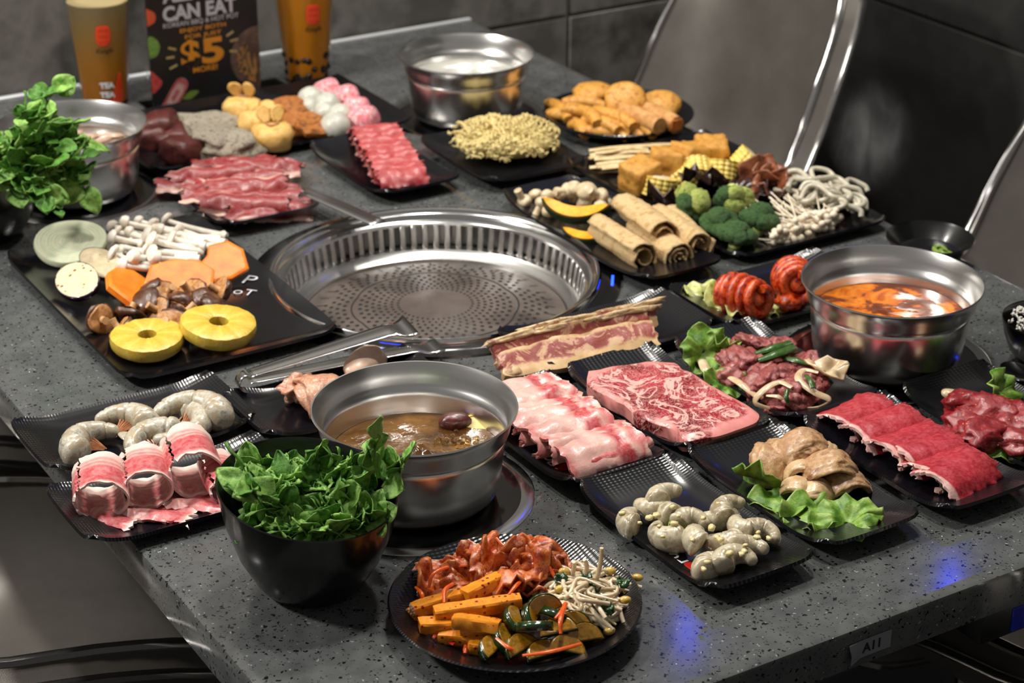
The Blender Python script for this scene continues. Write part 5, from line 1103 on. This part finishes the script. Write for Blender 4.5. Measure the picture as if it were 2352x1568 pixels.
def shrimp(px, py, h, rz, label, R, r0, sweep, seed, flip=1, roll=0.0):
    t = thing('shell_on_shrimp', label, 'shrimp', at(px, py, h), (roll, 0, rz), 'shell-on shrimp'); t.scale = (1.1, 1.1*flip, 1.1)
    b, pts = shrimp_body('shrimp_body', R, r0, sweep, m_shp, seed, grooves=.22); obj('body', b, t)
    e = np.array(pts[-1]); d = np.array(pts[-1])-np.array(pts[-3]); a = math.atan2(d[1], d[0])
    for k in (-.42, -.14, .14, .42):
        obj('tail_fin', blob('tail_fin', (.0105, .0036, .0014), m_shp, .1, 2, seed, 2, fn=lambda q: q+np.array([.009, 0, 0])), t, tuple(e), (0, .1, a+k))
    for k in range(7):
        p = np.array(pts[4+k*3]); c = np.array([0, -R*.6, 0]); u = (c-p)/np.linalg.norm(c-p)
        obj('leg', tube('shrimp_leg', [tuple(p+u*r0*.5), tuple(p+u*(r0*1.2)+[0, 0, -.002]), tuple(p+u*(r0*1.75)+[.002, 0, -.006])], [.0013, .0010, .0005], m_shl, 5, 6), t)
shrimp(205, 1010, .020, .55, 'grey shell-on shrimp with pink legs, nearest the left plate end', .030, .0150, 3.0, 1)
shrimp(285, 965, .021, 2.3, 'brownish shell-on shrimp behind the two front ones', .030, .0140, 2.6, 2, -1)
shrimp(335, 1012, .019, 3.5, 'grey shell-on shrimp lying flat at the plate front', .030, .0135, 2.9, 3, -1)
shrimp(438, 940, .024, 2.4, 'large brown shell-on shrimp on top at the right end', .034, .0155, 3.2, 4, -1)
shrimp(432, 985, .018, 3.9, 'yellowish curled shell-on shrimp at the right end, below the large brown one', .036, .0130, 3.3, 5)
m_psh = M('peeled_shrimp', [(150, 136, 106), (202, 192, 166), (178, 166, 138)], scale=30, rough=.25, coat=.5, sss=.4, bmp=.12, bscale=120, spots=[((96, 84, 60), 260, .10, .06)])
PS = [((1450, 1195), 1.0, .018), ((1530, 1140), 0.2, .026), ((1490, 1170), 2.2, .018), ((1545, 1180), .6, .022), ((1590, 1200), -.6, .020), ((1525, 1230), 1.7, .018), ((1600, 1235), .9, .026), ((1675, 1170), .3, .026), ((1640, 1195), 2.9, .018), ((1700, 1210), 1.4, .026), ((1755, 1228), -.9, .020), ((1720, 1260), -.4, .022), ((1655, 1250), 2.4, .020), ((1640, 1300), .2, .016), ((1690, 1285), -.3, .022)]
PSL = ('at the left end of the heap', 'on top of the far pile', 'under the far pile', 'in the middle of the far pile', 'right of the far pile', 'upright at the front left', 'fat and pale in the centre', 'at the back right', 'low between the two piles', 'on top of the right pile', 'curled at the far right', 'large and grey at the right front', 'low in the centre front', 'nearest the plate front', 'leaning on the front one')
psm = [shrimp_body('peeled_shrimp', .0140+.001*k, .0122, 2.7+.25*k, m_psh, 10+k, 6, .08)[0] for k in range(3)]
for i, ((px, py), rz, h) in enumerate(PS):
    solo('peeled_shrimp', psm[i % 3], 'glossy peeled garlic shrimp %s' % PSL[i], 'shrimp', at(px, py, h), (rr_(-.4, .4), rr_(-.3, .3), rz), 'peeled garlic shrimp', rr_(.95, 1.12))
m_gar = M('garlic_bit', [(206, 186, 120), (224, 210, 160)], scale=80, rough=.35, coat=.2); gb = [blob('garlic_bit', (.0036, .0028, .0022), m_gar, .4, 2, s, 2, cube=.4) for s in range(3)]
for i in range(26):
    px, py = R_.choice(PS)[0]; solo('garlic_bit', gb[i % 3], 'small chopped garlic bit sprinkled over the peeled shrimp', 'garlic', at(px+rr_(-28, 28), py+rr_(-22, 22), .036), (0, 0, rr_(0, 6)), 'chopped garlic on the shrimp', rr_(.6, 1.2))
lettuce(1565, 1215, .016, (.4, 0, .3), .014, 'bright green lettuce scrap between the peeled shrimp', 66, None, 1.2, 6)

# ---------------------------------------------------------------- pork belly rolls
m_belly = MU('pork_belly', [(0, (230, 206, 196)), (.17, (228, 194, 184)), (.24, (206, 126, 122)), (.31, (222, 164, 154)), (.36, (196, 96, 98)), (.42, (216, 150, 142)), (.46, (188, 72, 78)), (.70, (184, 64, 72)), (.88, (176, 54, 64)), (.94, (206, 120, 114)), (.98, (230, 202, 192))], axis=1, wob=.03, wscale=22, rough=.36, coat=.25)
def belly(seed, rx, rz_, L, tail): 
    pts = [(-rx*1.6-tail, .002), (-rx*.9, .0025)] if tail else []
    for t in np.linspace(-2.2, 3.9, 14): pts.append((rx*math.sin(t+PI)*-1.0 if False else rx*math.sin(t), rz_*(1-math.cos(t))+.003))
    return sheet('belly_roll', pts, L, .0022, m_belly, 40, 22, .0024, 50, seed, .007, taper=.05)
for i, (px, py, rx, rz_, l) in enumerate(((232, 1132, .0255, .0200, 'pork belly slice rolled into an open loop at the left end'), (335, 1108, .0240, .0200, 'pork belly slice rolled into a loop second from the left'), (440, 1082, .0260, .0245, 'tall pork belly roll third from the left'), (508, 1100, .0170, .0150, 'pork belly roll partly hidden by the black leafy bowl'))):
    p = at(px, py, .022); solo('pork_belly_roll', belly(90+i, rx, rz_, .060, .0), l, 'meat slice', (p.x, p.y, TZ+.007), (0, 0, -1.92+.05*i), 'pork belly rolls')
for i, (a, b, l) in enumerate((((165, 1165), (330, 1205), 'flat pork belly slice lying under the leftmost loop'), ((300, 1175), (420, 1190), 'flat pork belly slice with a red face under the middle loops'), ((400, 1150), (510, 1165), 'flat pork belly slice under the tall roll'))):
    lay('pork_belly_slice', sheet('belly_slice', [(-.020, .004), (-.008, .007), (.006, .003), (.020, .005)], .075, .003, m_belly, 14, 20, .003, 60, 100+i, .008), a, b, .006, l, 'meat slice', 'pork belly rolls', 0, 0)

# ---------------------------------------------------------------- seasoned pork and tongs
m_spk = M('seasoned_pork', [(166, 92, 66), (206, 160, 132), (184, 118, 88), (216, 182, 158)], scale=32, rough=.32, coat=.3, bmp=.25, bscale=120, sss=.1, lo=.36, hi=.64, dist=1.5); m_sfat = M('pork_fat_cap', [(206, 172, 148), (220, 190, 168)], scale=40, rough=.35, coat=.2, sss=.15)
solo('seasoned_pork', bendblob('seasoned_pork', (.052, .026, .010), .030, m_spk, 5, .3), 'curled brown and white seasoned pork piece left of the boiling pot', 'meat piece', at(735, 915, .018), (.1, .2, 1.3)); solo('seasoned_pork', blob('seasoned_pork', (.021, .015, .014), m_spk, .5, 2.4, 8, 4), 'ragged end piece of seasoned pork nearest the tongs loop', 'meat piece', at(686, 892, .022), (.3, 0, .3))
solo('seasoned_pork', blob('seasoned_pork', (.034, .018, .016), m_sfat, .12, 1.6, 9, 3), 'smooth pale pork piece peeking over the boiling pot rim', 'meat piece', at(838, 835, .026), (.2, 0, .5))
solo('seasoned_pork', blob('seasoned_pork', (.030, .022, .012), m_spk, .3, 1.8, 12, 3), 'seasoned pork piece mostly hidden behind the boiling pot', 'meat piece', at(790, 900, .018), (0, 0, .2))
tgs = thing('serving_tongs', 'shiny steel serving tongs resting over the seasoned pork plate', 'tongs', at(760, 820, .045))
def tong_arm(pa, pb, hs, w, tip):
    n, m = 26, 9; A = np.array(at(*pa, hs[0])-at(760, 820, .045)); B = np.array(at(*pb, hs[1])-at(760, 820, .045)); d = B-A; L = np.linalg.norm(d); d /= L
    sd = np.cross(d, [0, 0, 1.0]); sd /= np.linalg.norm(sd); up = np.cross(sd, d); P = np.zeros((n, m, 3))
    for i in range(n):
        s = i/(n-1); ww = w*(.8+.5*s) if s < .88 else w*(1.24+(tip-1.24)*(s-.88)/.12)
        for j in range(m):
            v = j/(m-1)*2-1; lip = .0022*(abs(v)**4) if s < .88 else .0022*(1-(s-.88)/.12)
            cv = -.003*math.sin(max(0, s-.86)/.14*PI)*1.2
            P[i, j] = A+d*L*s+sd*v*ww+up*(lip+.0025*(1-v*v)*(s < .9)+cv)
    return grid_solid('tong_arm', P, .0010, m_bright, 0)
obj('arm', tong_arm((572, 862), (945, 745), (.036, .062), .0120, 2.2), tgs); obj('arm', tong_arm((572, 878), (1010, 790), (.018, .020), .0100, 1.7), tgs)
c0 = at(760, 820, .045); A = at(566, 868, .036)-c0; Bq = at(566, 884, .018)-c0; dirv = (at(945, 745, .05)-at(572, 862, .03)); dirv.z = 0; dirv.normalize()
P = np.zeros((12, 5, 3)); sdv = np.array(dirv.cross(Vector((0, 0, 1))))
for i in range(12):
    a = PI/2+PI*i/11
    for j in range(5): P[i, j] = np.array((A+Bq)/2)+np.array([0, 0, .010])*math.sin(a)+np.array(dirv)*.010*math.cos(a)+sdv*(j/4*2-1)*.0072
obj('hinge_loop', grid_solid('hinge_loop', P, .0010, m_bright, 0), tgs)
tg2 = thing('serving_tongs', 'dark steel tongs reaching over the back rim of the grill', 'tongs', at(800, 470, .03))
c0 = at(800, 470, .03)
for k, off in enumerate((0, 12)):
    P = np.zeros((14, 5, 3)); A = np.array(at(700, 428+off, .026+.006*k)-c0); B = np.array(at(872, 508+off*.3, .030)-c0); d = B-A; sd = np.cross(d, [0, 0, 1.0]); sd /= np.linalg.norm(sd)
    for i in range(14):
        for j in range(5): P[i, j] = A+d*i/13+sd*(j/4*2-1)*(.006+.004*i/13)+np.array([0, 0, -.002*(j/4*2-1)**2])
    obj('arm', grid_solid('tong_arm', P, .001, m_dsteel, 0), tg2)

# ---------------------------------------------------------------- side dish plate
m_kim = M('kimchi', [(140, 34, 4), (196, 80, 16), (206, 120, 60), (170, 50, 6), (222, 172, 130)], scale=34, rough=.25, coat=.5, bmp=.3, bscale=130, lo=.33, hi=.68, spots=[((120, 14, 4), 300, .16, .3)])
kim = [crumple('kimchi_piece', .018, m_kim, 110+s, .018, .0028, 5, .006, 14, 28, .0, 1.5) for s in range(5)]
KG = 'kimchi pieces'
for i, (px, py, h) in enumerate(((1110, 1300, .026), (1150, 1280, .030), (1200, 1270, .032), (1245, 1280, .028), (1080, 1310, .020), (1060, 1290, .022), (1175, 1310, .030), (1215, 1300, .034), (1260, 1300, .026), (1140, 1330, .022), (1190, 1335, .024), (1235, 1330, .024), (1020, 1320, .018), (1040, 1345, .014), (1280, 1290, .020), (1160, 1350, .014), (1000, 1350, .014))):
    solo('kimchi_piece', kim[i % 5], 'red-orange cabbage kimchi piece in the heap at the back of the side dish plate', 'kimchi', at(px, py, h), (rr_(-.7, .7), rr_(-.6, .6), rr_(0, 6)), KG, rr_(.85, 1.15))
m_rad = M('pickled_radish', [(206, 118, 20), (226, 146, 34), (214, 130, 26)], scale=40, rough=.25, coat=.4, sss=.2, spots=[((130, 26, 8), 200, .30, .34)])
RL = (((955, 1395), (1135, 1350), .024, 'long radish strip leaning at the back'), ((1070, 1365), (1150, 1330), .030, 'upper radish strip touching the kimchi'), ((1005, 1405), (1190, 1385), .030, 'long straight radish strip on top'), ((970, 1440), (1120, 1425), .020, 'thick radish strip at the left'), ((1045, 1425), (1145, 1438), .030, 'thin bent radish strip'), ((1015, 1455), (1120, 1470), .014, 'radish strip at the front left'), ((945, 1415), (985, 1400), .014, 'short radish strip at the left rim'), ((1060, 1450), (1140, 1450), .018, 'radish strip next to the cucumber'), ((1090, 1400), (1170, 1405), .018, 'radish strip under the long straight one'), ((1080, 1480), (1110, 1485), .012, 'small radish piece by the plate front'))
for i, (a, b, h, l) in enumerate(RL):
    L = (at(*a, h)-at(*b, h)).length
    me = bar('radish_strip', L*1.08, .0145, .0115, m_rad, 130+i, bend=rr_(-.05, .05))
    lay('radish_strip', me, a, b, h, 'yellow-orange pickled %s on the side dish plate' % l, 'radish', 'pickled radish strips', rr_(-.3, .3), -.05 if i < 3 else 0)
m_cuf = M('cucumber_flesh', [(120, 84, 16), (166, 120, 30), (140, 100, 20)], scale=60, rough=.2, coat=.6, spots=[((170, 40, 6), 260, .2, .25)]); m_cus = M('cucumber_skin', [(12, 34, 10), (26, 58, 16)], scale=60, rough=.2, coat=.6, spots=[((150, 40, 8), 260, .16, .18)])
half = [(.0165*math.cos(t), .0165*math.sin(t)-.005) for t in np.linspace(0, PI, 14)]
for i, (px, py, h, rx, rz, l) in enumerate(((1245, 1390, .036, 1.2, -.3, 'glossy cucumber slice standing highest'), (1215, 1415, .028, 1.0, .7, 'cucumber slice left of the highest one'), (1175, 1430, .024, .7, 1.2, 'cucumber slice touching the radish'), (1225, 1450, .030, .6, 2.4, 'dark green skin-up cucumber piece in the middle'), (1285, 1450, .022, .5, -.5, 'cucumber slice with an amber face'), (1325, 1430, .024, 1.1, -.9, 'cucumber slice touching the bean sprouts'), (1340, 1460, .018, .9, -.4, 'cucumber slice at the right of the heap'), (1150, 1470, .018, .8, 1.0, 'cucumber slice at the left front'), (1125, 1495, .014, .5, .5, 'cucumber slice lowest at the left front'), (1190, 1490, .016, .6, .2, 'cucumber slice at the front'), (1245, 1505, .012, .4, -.1, 'cucumber slice nearest the plate front'), (1300, 1492, .012, .5, -.6, 'cucumber slice at the front right'), (1265, 1425, .028, .9, 2.0, 'small cucumber slice behind the amber one'))):
    skinned('cucumber_slice', 'spicy pickled %s on the side dish plate' % l, 'cucumber', (px, py), h, (rx, rr_(-.3, .3), rz), half, .0085, m_cuf, m_cus, 'spicy cucumber slices')
m_car = M('carrot_shred', [(206, 70, 10), (224, 96, 22)], scale=60, rough=.3, coat=.4)
CL = (([(1140, 1235), (1160, 1255), (1195, 1268)], (.044, .040, .036), 'sticking up at the back of the kimchi'), ([(985, 1350), (995, 1318), (1030, 1302), (1070, 1298)], (.020, .030, .030, .028), 'arching over the left of the kimchi'), ([(1222, 1275), (1255, 1295), (1275, 1325)], (.040, .038, .030), 'lying over the right of the kimchi'), ([(955, 1348), (968, 1362), (972, 1380)], (.022, .024, .020), 'standing at the left rim'), ([(1020, 1385), (1022, 1355), (1040, 1340)], (.034, .036, .034), 'across the long radish strips'), ([(1165, 1370), (1185, 1345), (1200, 1330)], (.032, .034, .032), 'between the kimchi and the radish'), ([(1275, 1420), (1292, 1400), (1298, 1385)], (.040, .042, .040), 'over the highest cucumber slice'), ([(1288, 1455), (1288, 1420), (1300, 1385)], (.036, .044, .042), 'upright between the cucumber slices'), ([(1200, 1505), (1270, 1495), (1335, 1478)], (.024, .026, .024), 'long across the front cucumbers'), ([(1140, 1465), (1165, 1485), (1180, 1492)], (.028, .026, .024), 'at the left front of the cucumbers'), ([(995, 1465), (1005, 1450)], (.014, .016), 'short at the left front rim'), ([(1068, 1500), (1070, 1482)], (.010, .012), 'short by the plate front'))
for pts, hs, l in CL: strip('carrot_shred', m_car, pts, hs, [.0014, .0022, .0018], 'thin orange carrot shred %s of the side dish plate' % l if l.endswith(('rim', 'plate front')) else 'thin orange carrot shred %s' % l, 'carrot', 'carrot shreds', .8, 6)
m_spr = M('bean_sprout', [(200, 178, 142), (222, 208, 180)], scale=40, rough=.25, coat=.4, sss=.25); m_bean = M('sprout_bean', [(186, 148, 56), (206, 172, 84)], scale=60, rough=.3, coat=.3)
bean = blob('sprout_head', (.0058, .0042, .0036), m_bean, .1, 2, 1, 2)
for i in range(80):
    a = rr_(0, 2*PI); q = math.sqrt(rr_(0, 1)); px, py = 1338+76*q*math.cos(a), 1372+66*q*math.sin(a); L = rr_(.018, .034-.010*q); k = rr_(-.02, .02); hz_ = .012+.034*(1-q)*rr_(.5, 1)+.004
    t = thing('bean_sprout', 'pale bean sprout in the tangle at the right of the side dish plate', 'bean sprout', at(px, py, hz_), (rr_(-.25, .25), rr_(-.3, .3), rr_(0, 6)), 'seasoned bean sprouts')
    obj('stem', tube('sprout_stem', [(-L, k*.5, -.004), (-L*.3, -k*.6, .003), (L*.4, k*.4, .003), (L, -k, -.003)], [.0010, .0019, .0023, .0020], m_spr, 7, 14), t)
    if i % 3 == 0: obj('head', bean, t, (L, -k, -.002), (0, 0, rr_(0, 3)))
for px, py, tx, l in ((1368, 1340, (1382, 1258), 'bean sprout standing tallest at the back of the tangle'), (1345, 1325, (1342, 1285), 'bean sprout standing beside the tallest one'), (1310, 1330, (1318, 1290), 'bean sprout standing at the left of the tangle')):
    p = at(px, py, .026); q = at(tx[0], tx[1], .062 if 'tallest' in l and 'beside' not in l else .045); d = q-p
    t = thing('bean_sprout', l, 'bean sprout', p, group='seasoned bean sprouts'); obj('stem', tube('sprout_stem', [(0, 0, 0), tuple(d*.5+Vector((.002, 0, .002))), tuple(d)], [.0024, .0022, .0018], m_spr, 7, 10), t)
m_herb = M('green_herb', [(14, 44, 14), (34, 74, 24)], scale=60, rough=.3, coat=.3)
hb = [crumple('herb_leaf', .0065, m_herb, 150+s, .006, .0008, 3, .003, 8, 14) for s in range(2)]
for i, (px, py) in enumerate(((1348, 1330), (1375, 1385), (1290, 1330), (1430, 1335), (1360, 1350), (1395, 1395))): solo('herb_leaf', hb[i % 2], 'small dark green herb piece in the bean sprouts', 'herb', at(px, py, .034), (rr_(-.6, .6), rr_(-.6, .6), i), 'herb pieces in the bean sprouts')

# ---------------------------------------------------------------- watercress in the two bowls
m_cress = [M('watercress_leaf', [(50, 96, 28), (94, 144, 56), (68, 116, 38)], scale=60, rough=.48, bmp=.3, bscale=150, spec=.35), M('watercress_leaf_light', [(88, 136, 48), (142, 182, 92), (110, 156, 66)], scale=60, rough=.48, bmp=.3, bscale=150, spec=.35)]
m_cst = M('watercress_stem', [(74, 122, 34), (110, 154, 62)], scale=40, rough=.35, sss=.1)
def leaf(name, L, W, mat, seed, bend=.35, fold=.25):
    n, m = 10, 7; P = np.zeros((n, m, 3))
    for i in range(n):
        s = i/(n-1); wd = W*(math.sin(PI*min(1, s*.93+.07)**.8)**.75)+.0003
        for j in range(m):
            v = j/(m-1)*2-1; x = L*s; P[i, j] = (x*math.cos(bend*s), v*wd, x*math.sin(bend*s)*(.6)+fold*wd*abs(v)*1.0+.0034*nz((x*110, v*1.6, 0), 1.1, seed))
    return grid_solid(name, P, .0005, mat, 0)
lfm = [leaf('leaf', .016+.006*(s % 3), .0082+.0026*(s % 2), m_cress[s % 2], s, rr_(-.5, .7), rr_(.1, .5)) for s in range(8)]
def sprig(p, rot, L, nl, group, label, sc=1.0, rnd=R_):
    t = thing('watercress_sprig', label, 'watercress', p, rot, group, sc); k = rnd.uniform(-.25, .25)*L
    pts = smooth_path([(0, 0, 0), (L*.33, k*.5, L*.06), (L*.7, k, L*.08), (L, k*.6, L*.02)], 12); obj('stem', tube('sprig_stem', pts, [.0022, .0018, .0012], m_cst, 6), t)
    for i in range(nl):
        s = .25+.75*i/(nl-1) if nl > 1 else 1; q = pts[int(s*11)]
        o = obj('leaf', lfm[rnd.randrange(8)], t, tuple(q), (rnd.uniform(-.8, .8), rnd.uniform(-.9, .3), (0 if i == nl-1 else (1 if i % 2 else -1)*rnd.uniform(.5, 1.4))), rnd.uniform(.8, 1.3))
def cress(bx, by, R, H, n, group, label, seed, tilt, rise=.0):
    rnd = random.Random(seed)
    for i in range(n):
        a = rnd.uniform(0, 2*PI); q = R*math.sqrt(rnd.random())*.92; x, y = bx+q*math.cos(a), by+q*math.sin(a)
        z = TZ+H+.024*(1-(q/R)**2)*rnd.uniform(.2, 1.1)+.010*(q/R)+tilt*((x-bx)*-.48+(y-by)*.88)
        sprig((x, y, z+rise), (rnd.uniform(-.5, .5), rnd.uniform(-.7, .1), a+PI+rnd.uniform(-1, 1) if q > .7*R else rnd.uniform(0, 2*PI)), rnd.uniform(.020, .038), rnd.randrange(7, 11), group, label, 1.0, rnd)
cress(B1[0], B1[1], .061, .060, 84, 'watercress in the front bowl', 'green watercress sprig heaped in the large front bowl', 3, .10)
for a, b, h0, h1, l in (((870, 1095), (880, 985), .115, .165, 'watercress sprig standing tallest at the right of the front bowl'), ((880, 1120), (940, 1065), .105, .125, 'watercress sprig reaching over the right rim of the front bowl'), ((730, 1090), (725, 1030), .115, .140, 'watercress sprig standing up in the middle of the front bowl'), ((640, 1150), (535, 1150), .118, .130, 'watercress sprig hanging over the left rim of the front bowl'), ((625, 1120), (560, 1080), .112, .126, 'broad watercress sprig at the left of the front bowl')):
    p = at(*a, h0); q = at(*b, h1); d = q-p; e = d.to_track_quat('X', 'Z').to_euler(); sprig(p, e, d.length*.85, 8, 'watercress in the front bowl', l, 1.0, random.Random(int(a[0])))
cress(B2.x, B2.y, .062, .085, 34, 'watercress in the left bowl', 'bright green watercress sprig piled in the bowl at the left photo edge', 9, .0, .0)
for i in range(22):
    a = (rr_(0, 110), rr_(260, 430)); p = at(a[0]-20, a[1]+10, .10+.0005*max(0, 430-a[1])); sprig(p, (rr_(-.6, .6), rr_(-.7, .6), rr_(-1.2, .6)), rr_(.035, .06), 8, 'watercress in the left bowl', 'bright green watercress sprig piled in the bowl at the left photo edge', 1.25)
for a, b, l in (((95, 350), (165, 425), 'watercress sprig drooping over the left pot side'), ((80, 400), (125, 470), 'watercress sprig hanging lowest beside the left pot')):
    p = at(*a, .13); q = at(*b, .10); d = q-p; sprig(p, d.to_track_quat('X', 'Z').to_euler(), d.length, 8, 'watercress in the left bowl', l, 1.2)

# ---------------------------------------------------------------- things floating in the pots, chilli slices
m_juj = M('jujube', [(70, 20, 18), (96, 36, 32)], scale=60, rough=.25, coat=.5, bmp=.2)
solo('jujube', blob('jujube', (.0165, .0105, .010), m_juj, .1, 2, 2, 3), 'dark red jujube floating in the boiling brown broth', 'jujube', at(1045, 968, .052), (0, 0, -.4))
m_lem = M('lemon_rind', [(206, 168, 26), (222, 188, 50)], scale=80, rough=.35, bmp=.3, bscale=300); m_lemf = M('lemon_flesh', [(214, 190, 96), (226, 206, 130)], scale=70, rough=.3, sss=.2)
lt = thing('lemon_slice', 'yellow lemon slice floating at the right of the brown broth', 'lemon slice', at(1098, 1003, .0415), (.32, -.26, 0)); obj('flesh', lathe('lemon_flesh', [(.0001, 0), (.024, 0), (.024, .004), (.0001, .0042)], m_lemf, 32), lt); obj('rind', lathe('lemon_rind', [(.0240, -.0004), (.0268, .0), (.0272, .0022), (.0266, .0045), (.0238, .0048)], m_lem, 40), lt)
m_bub = M('broth_bubble', [(250, 235, 200)], rough=.03, trans=1.0, ior=1.25)
V0, F0 = ico(2); V = []; F = []; rb_ = random.Random(8); c0 = at(1060, 1015, .05)
for i in range(46):
    p = at(1055+rb_.gauss(0, 32), 1012+rb_.gauss(0, 14), .050)-c0; r = rb_.uniform(.0012, .0036); k = len(V)
    V += [tuple(np.array(p)+q*r) for q in V0]; F += [tuple(x+k for x in f) for f in F0]
tag(solo('broth_bubbles', mk('broth_bubbles', V, F, m_bub, None, 0), 'clear bubbles boiling up on the brown broth', 'bubbles', c0), kind='stuff')
m_oil = M('chilli_oil', [(214, 104, 16), (230, 136, 36)], scale=60, rough=.08, coat=.6)
m_mb = M('mushroom_slice', [(150, 118, 96), (190, 158, 134)], scale=60, rough=.4, coat=.2)
for i, (px, py) in enumerate(((165, 312), (205, 316), (235, 322), (190, 330), (140, 325), (250, 312))): solo('mushroom_slice', blob('mushroom_slice', (.022, .007, .004), m_mb, .25, 2, i, 3), 'tan mushroom slice floating in the left pot', 'mushroom', at(px, py, .064), (0, 0, rr_(-.8, .5)), 'mushroom slices in the left pot')
m_chil = M('green_chilli', [(96, 130, 40), (150, 176, 84)], scale=90, rough=.3, coat=.3)
for i, (px, py) in enumerate(((2158, 578), (2172, 584), (2140, 588))): solo('chilli_slice', lathe('chilli_slice', [(.0055, 0), (.0100, 0), (.0106, .002), (.0100, .004), (.0055, .004)], m_chil, 20, closed=True), 'ring of sliced green chilli in the small black dish', 'chilli', at(px, py, .014+.003*i), (.3, .1, i), 'green chilli rings')

# ---------------------------------------------------------------- look-alikes named by their order across the picture
def members(nm, cat=None): return [o for o in bpy.data.objects if o.parent is None and o.name.split('.')[0] == nm and (cat is None or o.get('group') == cat)]
ordinal(members('brisket_slice'), 'crimped beef brisket slice with white fat bands, %s in its pile')
ordinal(members('rolled_slice'), 'ruffled pink-red meat slice, %s in the row beside the noodle cake')
ordinal(members('shiitake_mushroom'), 'brown shiitake mushroom, %s in the heap behind the pineapple')
ordinal(members('beech_mushroom'), 'thin white beech mushroom, cap %s in the bunch beside the pumpkin')
ordinal(members('fish_ball'), 'smooth white fish ball, %s in the cluster on the back tray')
ordinal(members('kimchi_piece'), 'red-orange cabbage kimchi piece, %s in the heap on the front plate')
ordinal(members('bulgogi_piece'), 'marinated dark pink beef piece, %s in the heap with onion and scallion')
ordinal(members('button_mushroom'), 'small cream mushroom, %s in the heap around the green-skinned pumpkin')
ordinal(members('bean_curd_strip'), 'pale yellow bean curd strip, %s in the bundle beside the tofu puffs')
ordinal(members('mushroom_slice'), 'tan mushroom slice, %s of those floating in the left pot')
ordinal(members('chilli_slice'), 'green chilli ring, %s in the small black dish')
ordinal(members('herb_leaf'), 'small dark green herb piece, %s in the bean sprouts')
ordinal(members('thick_noodle'), 'pale thick noodle, %s in the tangle at the tray end')
ordinal(members('garlic_bit'), 'small chopped garlic bit, %s of those on the peeled shrimp')
# ---------------------------------------------------------------- steam
def steam(label, loc, r, dens, seed):
    m = bpy.data.materials.new('steam'); m.use_nodes = True; nt = m.node_tree; nt.nodes.clear()
    o = nt.nodes.new('ShaderNodeOutputMaterial'); v = nt.nodes.new('ShaderNodeVolumeScatter'); nt.links.new(v.outputs[0], o.inputs['Volume']); v.inputs['Color'].default_value = (1, 1, 1, 1); v.inputs['Anisotropy'].default_value = .2
    tc = nt.nodes.new('ShaderNodeTexCoord'); g = tc.outputs['Generated']
    mp = nt.nodes.new('ShaderNodeMapping'); nt.links.new(tc.outputs['Object'], mp.inputs[0]); mp.inputs['Location'].default_value = (seed, seed, 0); mp.inputs['Scale'].default_value = (1, 1, .5)
    n = tex(nt, mp.outputs[0], 'noise', 22, 4, .6, 1.5); n = nt_ramp(nt, n)
    d = nt.nodes.new('ShaderNodeVectorMath'); d.operation = 'DISTANCE'; nt.links.new(g, d.inputs[0]); d.inputs[1].default_value = (.5, .5, .45)
    f = nt.nodes.new('ShaderNodeMapRange'); f.interpolation_type = 'SMOOTHSTEP'; f.inputs[1].default_value = .10; f.inputs[2].default_value = .48; f.inputs[3].default_value = 1; f.inputs[4].default_value = 0; nt.links.new(d.outputs['Value'], f.inputs[0])
    nt.links.new(mathn(nt, 'MULTIPLY', mathn(nt, 'MULTIPLY', n, f.outputs[0]), dens), v.inputs['Density'])
    me = blob('steam', r, m, .25, 1.6, seed+3, 3)
    tag(solo('steam', me, label, 'steam', loc), kind='stuff')
def nt_ramp(nt, n):
    r = nt.nodes.new('ShaderNodeMapRange'); r.inputs[1].default_value = .42; r.inputs[2].default_value = .72; nt.links.new(n, r.inputs[0]); return r.outputs[0]
steam('faint wisp of steam over the left rim of the grill', at(690, 600, .07), (.055, .055, .065), 8.0, 0)
steam('faint wisp of steam rising behind the boiling pot', at(1050, 780, .08), (.045, .045, .06), 7.0, 1)
steam('faint wisp of steam against the shaded wall right of the back chair', at(2000, 300, .16), (.06, .06, .085), 7.0, 2)
steam('faint wisp of steam over the plate left of the noodle cake', at(700, 420, .06), (.05, .05, .05), 7.0, 4)
